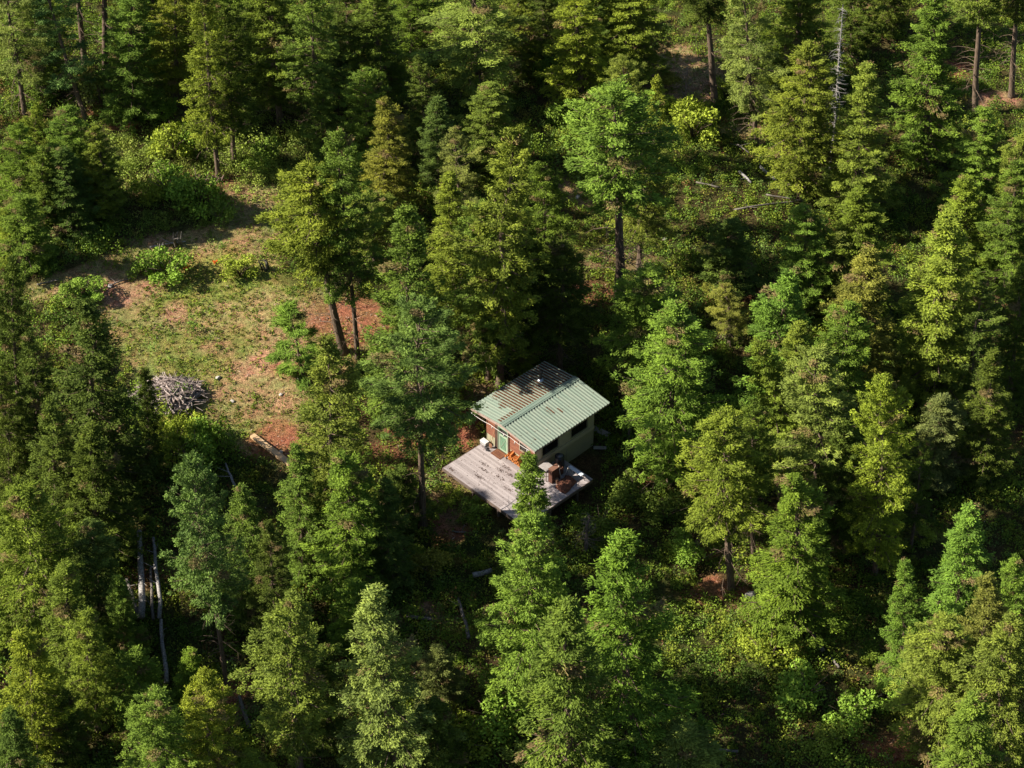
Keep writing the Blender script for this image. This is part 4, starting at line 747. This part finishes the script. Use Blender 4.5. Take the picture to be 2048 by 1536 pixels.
for a_ in [
    (281, 1075, 286, 1248, .14, .19, M_PALELOG, 'thick pale bleached log, widest of the fallen logs at lower left', 4, .5),
    (311, 1090, 323, 1250, .08, .12, M_PALELOG, 'pale thin log right of the thick bleached log at lower left', 4, .55),
    (324, 1252, 337, 1378, .09, .13, M_PALELOG, 'long pale log running down between the small firs at bottom left', 2, .5),
    (255, 1168, 280, 1246, .09, .13, M_DEAD, 'slanting grey log left of the thick bleached one', 2, .4),
    (304, 1145, 308, 1250, .07, .09, M_DEAD, 'thin grey pole between the two pale logs at lower left', 1, .4),
    (478, 1398, 500, 1462, .09, .12, M_DEAD, 'grey broken log below the red duff at bottom left', 2, .25),
    (452, 940, 472, 985, .05, .08, M_PALELOG, 'slim silvery pole lying between the bluish firs and the shrubs', 3, .5),
    (918, 1205, 938, 1284, .08, .11, M_DEAD, 'slender brown grey log standing out in the bottom centre shade', 2, .3),
    (812, 1238, 868, 1243, .10, .10, M_DEAD, 'straight grey log lying flat left of the slender brown one', 1, .2),
    (946, 1160, 984, 1150, .16, .13, M_PALELOG, 'short bent bluish white log downslope of the deck', 0, .35),
    (1622, 1272, 1645, 1308, .10, .12, M_DEAD, 'brown grey fallen stem below the vivid green fir at right', 2, .25),
    (1660, 1318, 1678, 1340, .07, .08, M_DEAD, 'short dark stem piece further down from the brown grey one', 1, .2),
    (1470, 428, 1610, 408, .07, .05, M_DEAD, 'longest thin grey log lying across the shaded slope at right', 4, .35),
    (1478, 350, 1502, 372, .10, .08, M_PALELOG, 'short pale log in the middle of the shaded slope', 2, .3),
    (1520, 342, 1552, 368, .12, .09, M_PALELOG, 'pale split log right of the short one on the shaded slope', 3, .3),
    (1392, 372, 1440, 382, .06, .06, M_DEAD, 'thin grey log at the left of the shaded slope', 3, .3),
    (1530, 398, 1606, 412, .06, .04, M_DEAD, 'thin log crossing the longest grey log on the shaded slope', 3, .4),
    (1474, 296, 1498, 312, .06, .05, M_DEAD, 'small grey log just below the pale pine trunk', 2, .3),
    (300, 498, 372, 486, .07, .05, M_PALELOG, 'pale curved branch lying at the upper edge of the clearing', 5, .15),
    (75, 572, 118, 562, .06, .05, M_DEAD, 'grey log beside the grassy path at far left', 1, .1),
    (222, 572, 280, 552, .05, .04, M_DEAD, 'thin grey branch on the path next to a white stone', 3, .1),
    (1870, 905, 1918, 935, .05, .04, M_DEAD, 'thin pale stick below the small grey green fir', 2, .3),
    (1420, 1502, 1475, 1508, .07, .07, M_DEAD, 'grey log at the bottom edge right of the pale bushy fir', 1, .2),
    (1750, 1415, 1782, 1392, .03, .02, M_DEAD, 'thin arched grey stick among the lower right brush', 1, .8),
    (905, 1065, 935, 1068, .05, .05, M_DEAD, 'small grey log on red duff under the deck corner', 2, .1),
]: log(*a_)
# upright dead wood at the clearing edge
def stump_cluster(px, py, n_, h, label):
    P = at(px, py); mb = MB(); rd = random.Random(px)
    for _ in range(n_):
        x_, y_ = rd.uniform(-.5, .5), rd.uniform(-.3, .3); mb.tube([(x_, y_, -.1), (x_ + rd.uniform(-.2, .2), y_, h * rd.uniform(.5, 1)), (x_ + rd.uniform(-.5, .5), y_ + rd.uniform(-.3, .3), h * rd.uniform(.6, 1.3))], [.09, .06, .015], 5)
    o = mb.build('dead_branches', M_DEAD, None, True); o.location = P; return tag(o, label, 'branches', 'bleached branches')
stump_cluster(320, 500, 3, .8, 'broken pale upright branch stub at the upper edge of the clearing')
stump_cluster(356, 492, 6, .9, 'bleached branching root tangle at the upper edge of the clearing')
stump_cluster(523, 540, 4, .8, 'small grey stub in the green herbs below the leaning fir')
# brush pile
P = at(336, 796); mb = MB(); rd = random.Random(3)
for i in range(560):
    a_ = rd.uniform(0, 6.28); q = rd.random() ** .6; x_, y_ = 1.95 * q * math.cos(a_), 1.6 * q * math.sin(a_); zt = .80 * (1 - q * q) ** .6 + .05
    L = rd.uniform(.5, 1.7); an = rd.choice([rd.gauss(.1, .35), rd.uniform(0, 3.14), rd.gauss(1.0, .5)]); tl = rd.uniform(-.18, .18); c_ = Vector((x_, y_, zt * rd.uniform(.6, 1.0)))
    dv = Vector((math.cos(an) * L / 2, math.sin(an) * L / 2, tl * L / 2)); r0 = rd.choice([.015, .02, .03, .045, .07])
    mb.tube([c_ - dv, c_ + Vector((rd.uniform(-.14, .14), rd.uniform(-.14, .14), rd.uniform(0, .1))), c_ + dv], [r0, r0 * .8, r0 * .4], 4, rd.choice([0, 0, 1]))
for i in range(7):
    y_ = -1.25 + i * .07; mb.tube([(-.9, y_, .25 + .03 * i), (.2, y_ + .06, .33 + .02 * i), (1.5, y_ - .03, .22)], [.05, .045, .03], 6, 0)
o = mb.build('brush_pile', [mat('pile_wood', (.36, .31, .29), .85, (6, (.20, .15, .13), .14, (1, 1, 1))), M_DEADD]); o.location = P
tag(o, 'round heap of bare grey pink sticks and branches in the clearing', 'brush pile')
# timber on the red patch
M_TIMBER = mat('raw_timber', (.50, .33, .17), .7, (3, (.50, .36, .22), .14, (1, 8, 8)))
A_, B_ = at(505, 874), at(570, 930); mb = MB(); L = float(np.linalg.norm(B_ - A_)); an = math.atan2(B_[1] - A_[1], B_[0] - A_[0])
mb.box(0, L + .7, -.17, .17, .02, .20); mb.box(.1, L + .6, .18, .24, .02, .13)
o = mb.build('timber_beam', M_TIMBER, None, False, .01); o.location = A_; o.rotation_euler = (0, 0, an); tag(o, 'long squared raw timber beam lying on the red bark patch', 'beam')
M_ROCK = mat('rock', (.48, .45, .42), .85, (5, (.30, .28, .25), .15, (1, 1, 1)), bump=.4)
def rock(px, py, s, label):
    me = bpy.data.meshes.new('rock'); import bmesh; bm = bmesh.new(); bmesh.ops.create_icosphere(bm, subdivisions=2, radius=s); rd = random.Random(int(px))
    k1, k2 = rd.uniform(.6, 1), rd.uniform(.5, .7)
    for v in bm.verts: v.co *= 1 + rd.uniform(-.14, .14); v.co.y *= k1; v.co.z *= k2
    bm.to_mesh(me); bm.free(); o = link('rock', me, M_ROCK); o.location = at(px, py); o.location.z += s * .2; o.rotation_euler = (0, 0, rd.uniform(0, 6)); tag(o, label, 'rock', 'pale rocks')
for a_ in [(220, 573, .2, 'white rounded rock beside the thin branch on the path'), (600, 760, .2, 'white rock at the foot of the young pine'), (436, 757, .2, 'flat pale rock in the middle of the clearing'),
           (465, 803, .16, 'small pale rock in the grass right of the brush pile'), (562, 905, .14, 'small white stone next to the timber beam'), (324, 525, .16, 'small white rock at the top of the clearing'),
           (1500, 1192, .35, 'grey boulder right of the bare trunk over red duff'), (562, 790, .14, 'low grey stone in the grass below the young pine'), (1155, 395, .22, 'pale stone on the slope left of the large bare trunk'), (1330, 478, .22, 'pale stone upslope right of the large bare trunk')]: rock(*a_)
P = at(425, 362); mb = MB(); rd = random.Random(8)
for i in range(26):
    x_ = rd.uniform(-1.1, .7); y_ = rd.uniform(-.3, .3); a_ = rd.uniform(0, 3.1); mb.tube([(x_, y_, .05), (x_ + .25 * math.cos(a_), y_ + .2 * math.sin(a_), rd.uniform(.15, .45))], [.10, .05], 5)
o = mb.build('root_heap', mat('root_wood', (.16, .11, .085), .9)); o.location = P; tag(o, 'dark heap of broken roots under the leaning bright fir', 'roots')
# ------------------------------------------------------------ distinct shrubs
def shrub_mesh(seed, per=2200, lf=.105, hgt=1.3, rad=1.0, lob=9):
    r = np.random.default_rng(seed); lc = r.uniform(-1, 1, (lob, 3)) * np.array([rad * .7, rad * .7, 0]) + np.array([0, 0, hgt * .35]); lc[:, 2] += r.uniform(-.2, .4, lob) * hgt; lr = r.uniform(.3, .55, lob) * rad
    i = r.integers(0, lob, per); u = unit(r.normal(size=(per, 3))); u[:, 2] = np.abs(u[:, 2]) * 1.1 - .25
    C = lc[i] + u * (r.random(per)[:, None] ** .35) * lr[i][:, None]; C[:, 2] = np.maximum(C[:, 2], .03)
    L = lf * r.uniform(.6, 1.4, per); V, F = leaves(C, u * .5 + r.normal(0, .6, (per, 3)), u + r.normal(0, .5, (per, 3)) + np.array([0, 0, .4]), L, L * r.uniform(.4, .75, per))
    me = np_mesh('shrub_leaves', V, F); face_float(me, 'v', np.clip(.4 * r.random(lob)[i] + .6 * r.random(per), 0, 1)); face_float(me, 'h', r.random(per) * .6); me.materials.append(M_NEEDLE)
    mb = MB(); rd = random.Random(seed)
    for _ in range(9):
        a_ = rd.uniform(0, 6.28); q = rd.uniform(.3, .9) * rad; mb.tube([(0, 0, 0), (q * .4 * math.cos(a_), q * .4 * math.sin(a_), hgt * .5), (q * math.cos(a_), q * math.sin(a_), hgt * .85)], [.03, .02, .006], 4)
    sm = mb.mesh('shrub_stems', True); sm.materials.append(M_BARK); return me, sm
SH = [shrub_mesh(s_) for s_ in (1, 2, 3, 4)] + [shrub_mesh(9, 600, .11)]
def shrub(px, py, wpx, hf, col, label, v=None, group='shrubs'):
    P = at(px, py); rd = random.Random(int(px + py)); s = wpx / FPX * np.linalg.norm(CC - P) / 2.0; me, sm = SH[rd.randrange(4) if v is None else v]
    o = empty('shrub', P, rd.uniform(0, 6)); o.scale = (s, s, s * hf)
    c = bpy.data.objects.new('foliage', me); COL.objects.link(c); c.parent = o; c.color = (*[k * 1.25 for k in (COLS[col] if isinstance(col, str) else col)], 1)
    st = bpy.data.objects.new('stems', sm); COL.objects.link(st); st.parent = o
    tag(o, label, 'shrub', group)
ORANGE = (.45, .10, .02)
for a_ in [
    (345, 400, 110, 1.1, 'br', 'round bright green bush at the lower left of the upper meadow'), (400, 420, 110, 1.2, 'br', 'bright green bush just above the clearing at its upper left'), (300, 395, 80, 1, 'ye', 'yellow green bush right of the left thicket'),
    (440, 445, 70, .9, 'mi', 'mid green bush in half shade above the clearing'), (400, 290, 90, .9, 'br', 'light green shrub beside the leaning fir trunk foot'), (350, 310, 100, 1, 'ye', 'yellow green shrub in the upper meadow'),
    (520, 330, 90, .9, 'mi', 'green shrub right of the two trunks in the upper meadow'), (205, 215, 90, 1.5, 'gr', 'grey green leafy shrub between the slim leaning trunk and the dense fir'), (330, 235, 60, 1, 'br', 'small bright shrub right of the pinkish trunk'),
    (340, 555, 110, .8, 'br', 'wide bright green shrub at the top of the clearing'), (290, 550, 60, .8, 'br', 'smaller bright shrub left of the wide one at the top of the clearing'), (480, 555, 80, .8, 'ye', 'yellowish herb bush under the leaning fir'),
    (175, 590, 90, .5, 'br', 'bright low bush on the path at the left of the clearing'), (135, 600, 70, .9, 'mi', 'darker bush left of the bright one on the path'), (372, 540, 16, 1.1, ORANGE, 'tiny orange red shrub at the top of the clearing, largest of the orange ones'),
    (432, 527, 12, .8, ORANGE, 'tiny orange plant left of the grey stub'), (486, 528, 12, .9, ORANGE, 'tiny orange plant nearest the leaning fir'), (8, 530, 14, 1.1, ORANGE, 'tiny orange plant on the left edge'),
    (335, 882, 70, 1.3, 'ye', 'yellow green bush in front of the brush pile'), (405, 888, 90, 1.1, 'ye', 'tall yellow green bush right below the brush pile'), (350, 918, 90, 1.2, 'ye', 'yellow leafed bush below the brush pile at left'), (430, 895, 100, 1.2, 'br', 'bright green bush between brush pile and timber beam'), (390, 940, 110, 1.1, 'br', 'light green bush at the shade line below the brush pile'),
    (905, 790, 60, 1, 'ye', 'yellow green bush at the left wall of the cabin behind the pine'), (920, 850, 44, .9, 'ye', 'small yellow green plant beside the cabin front corner'), (945, 745, 40, .8, 'bn', 'brown tinged bush at the foot of the trunks behind the cabin'),
    (900, 1000, 60, .8, 'ye', 'yellow green shrub left of the deck corner'), (950, 1030, 70, .9, 'mi', 'green shrub under the front edge of the deck'), (870, 1030, 50, .8, 'ol', 'olive shrub at the foot of the blue green pine'),
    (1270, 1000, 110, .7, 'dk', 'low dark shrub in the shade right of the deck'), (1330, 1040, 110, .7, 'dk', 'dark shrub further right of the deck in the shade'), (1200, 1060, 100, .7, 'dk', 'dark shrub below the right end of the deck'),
    (1380, 1110, 100, .8, 'br', 'sunlit green shrub left of the bare trunk over red duff'), (1370, 240, 100, 1, 'ye', 'yellow sunlit shrub on the slope left of the dark trunk'), (1450, 200, 60, 1, 'ye', 'yellow green shrub right of the dark trunk on the slope'), (1340, 170, 60, .8, 'bn', 'straw coloured bush at the top of the yellow slope'),
    (1385, 280, 110, .9, 'ye', 'bright yellow bush at the foot of the yellow slope'), (990, 1450, 150, .9, 'br', 'light green bush at the bottom edge left of the dense fir'), (930, 1500, 130, .8, 'ye', 'yellow green bush in the bottom edge left of centre'),
    (1610, 1400, 130, .8, 'br', 'light green bush in the lower right undergrowth'), (1690, 1440, 110, 1, 'br', 'bright bush below the arched stick at lower right'), (1770, 1400, 90, .9, 'br', 'green bush directly under the arched stick'), (1640, 1490, 90, .8, 'ol', 'olive bush at the bottom edge at lower right'),
    (1540, 1320, 130, .7, 'ye', 'yellow green spreading bush below the vivid green fir'), (1500, 1290, 70, .7, 'ye', 'small yellow green bush left of the spreading one'), (1940, 900, 100, .6, 'ye', 'yellow lit bush strip in the right glade'), (1840, 1080, 60, .8, 'ye', 'yellow grass like bush by the dark leaning trunk'),
    (1060, 110, 90, 1, 'br', 'light green shrub in the gap right of the broad pale pine'), (1100, 150, 70, 1, 'br', 'leafy green shrub under the yellow olive fir'), (1120, 240, 80, 1, 'mi', 'shaded green shrub above the centre clump'), (1170, 215, 60, 1, 'br', 'small green shrub at the foot of the yellow olive fir'),
    (860, 1150, 90, 1, 'bn', 'dry brownish bush in the shade below the deck'), (820, 1120, 60, .9, 'ol', 'olive bush left of the dry brownish one'), (1440, 640, 40, 1.6, 'ye', 'slim yellow green leafy shrub among bare stems right of centre'),
]: shrub(*a_)
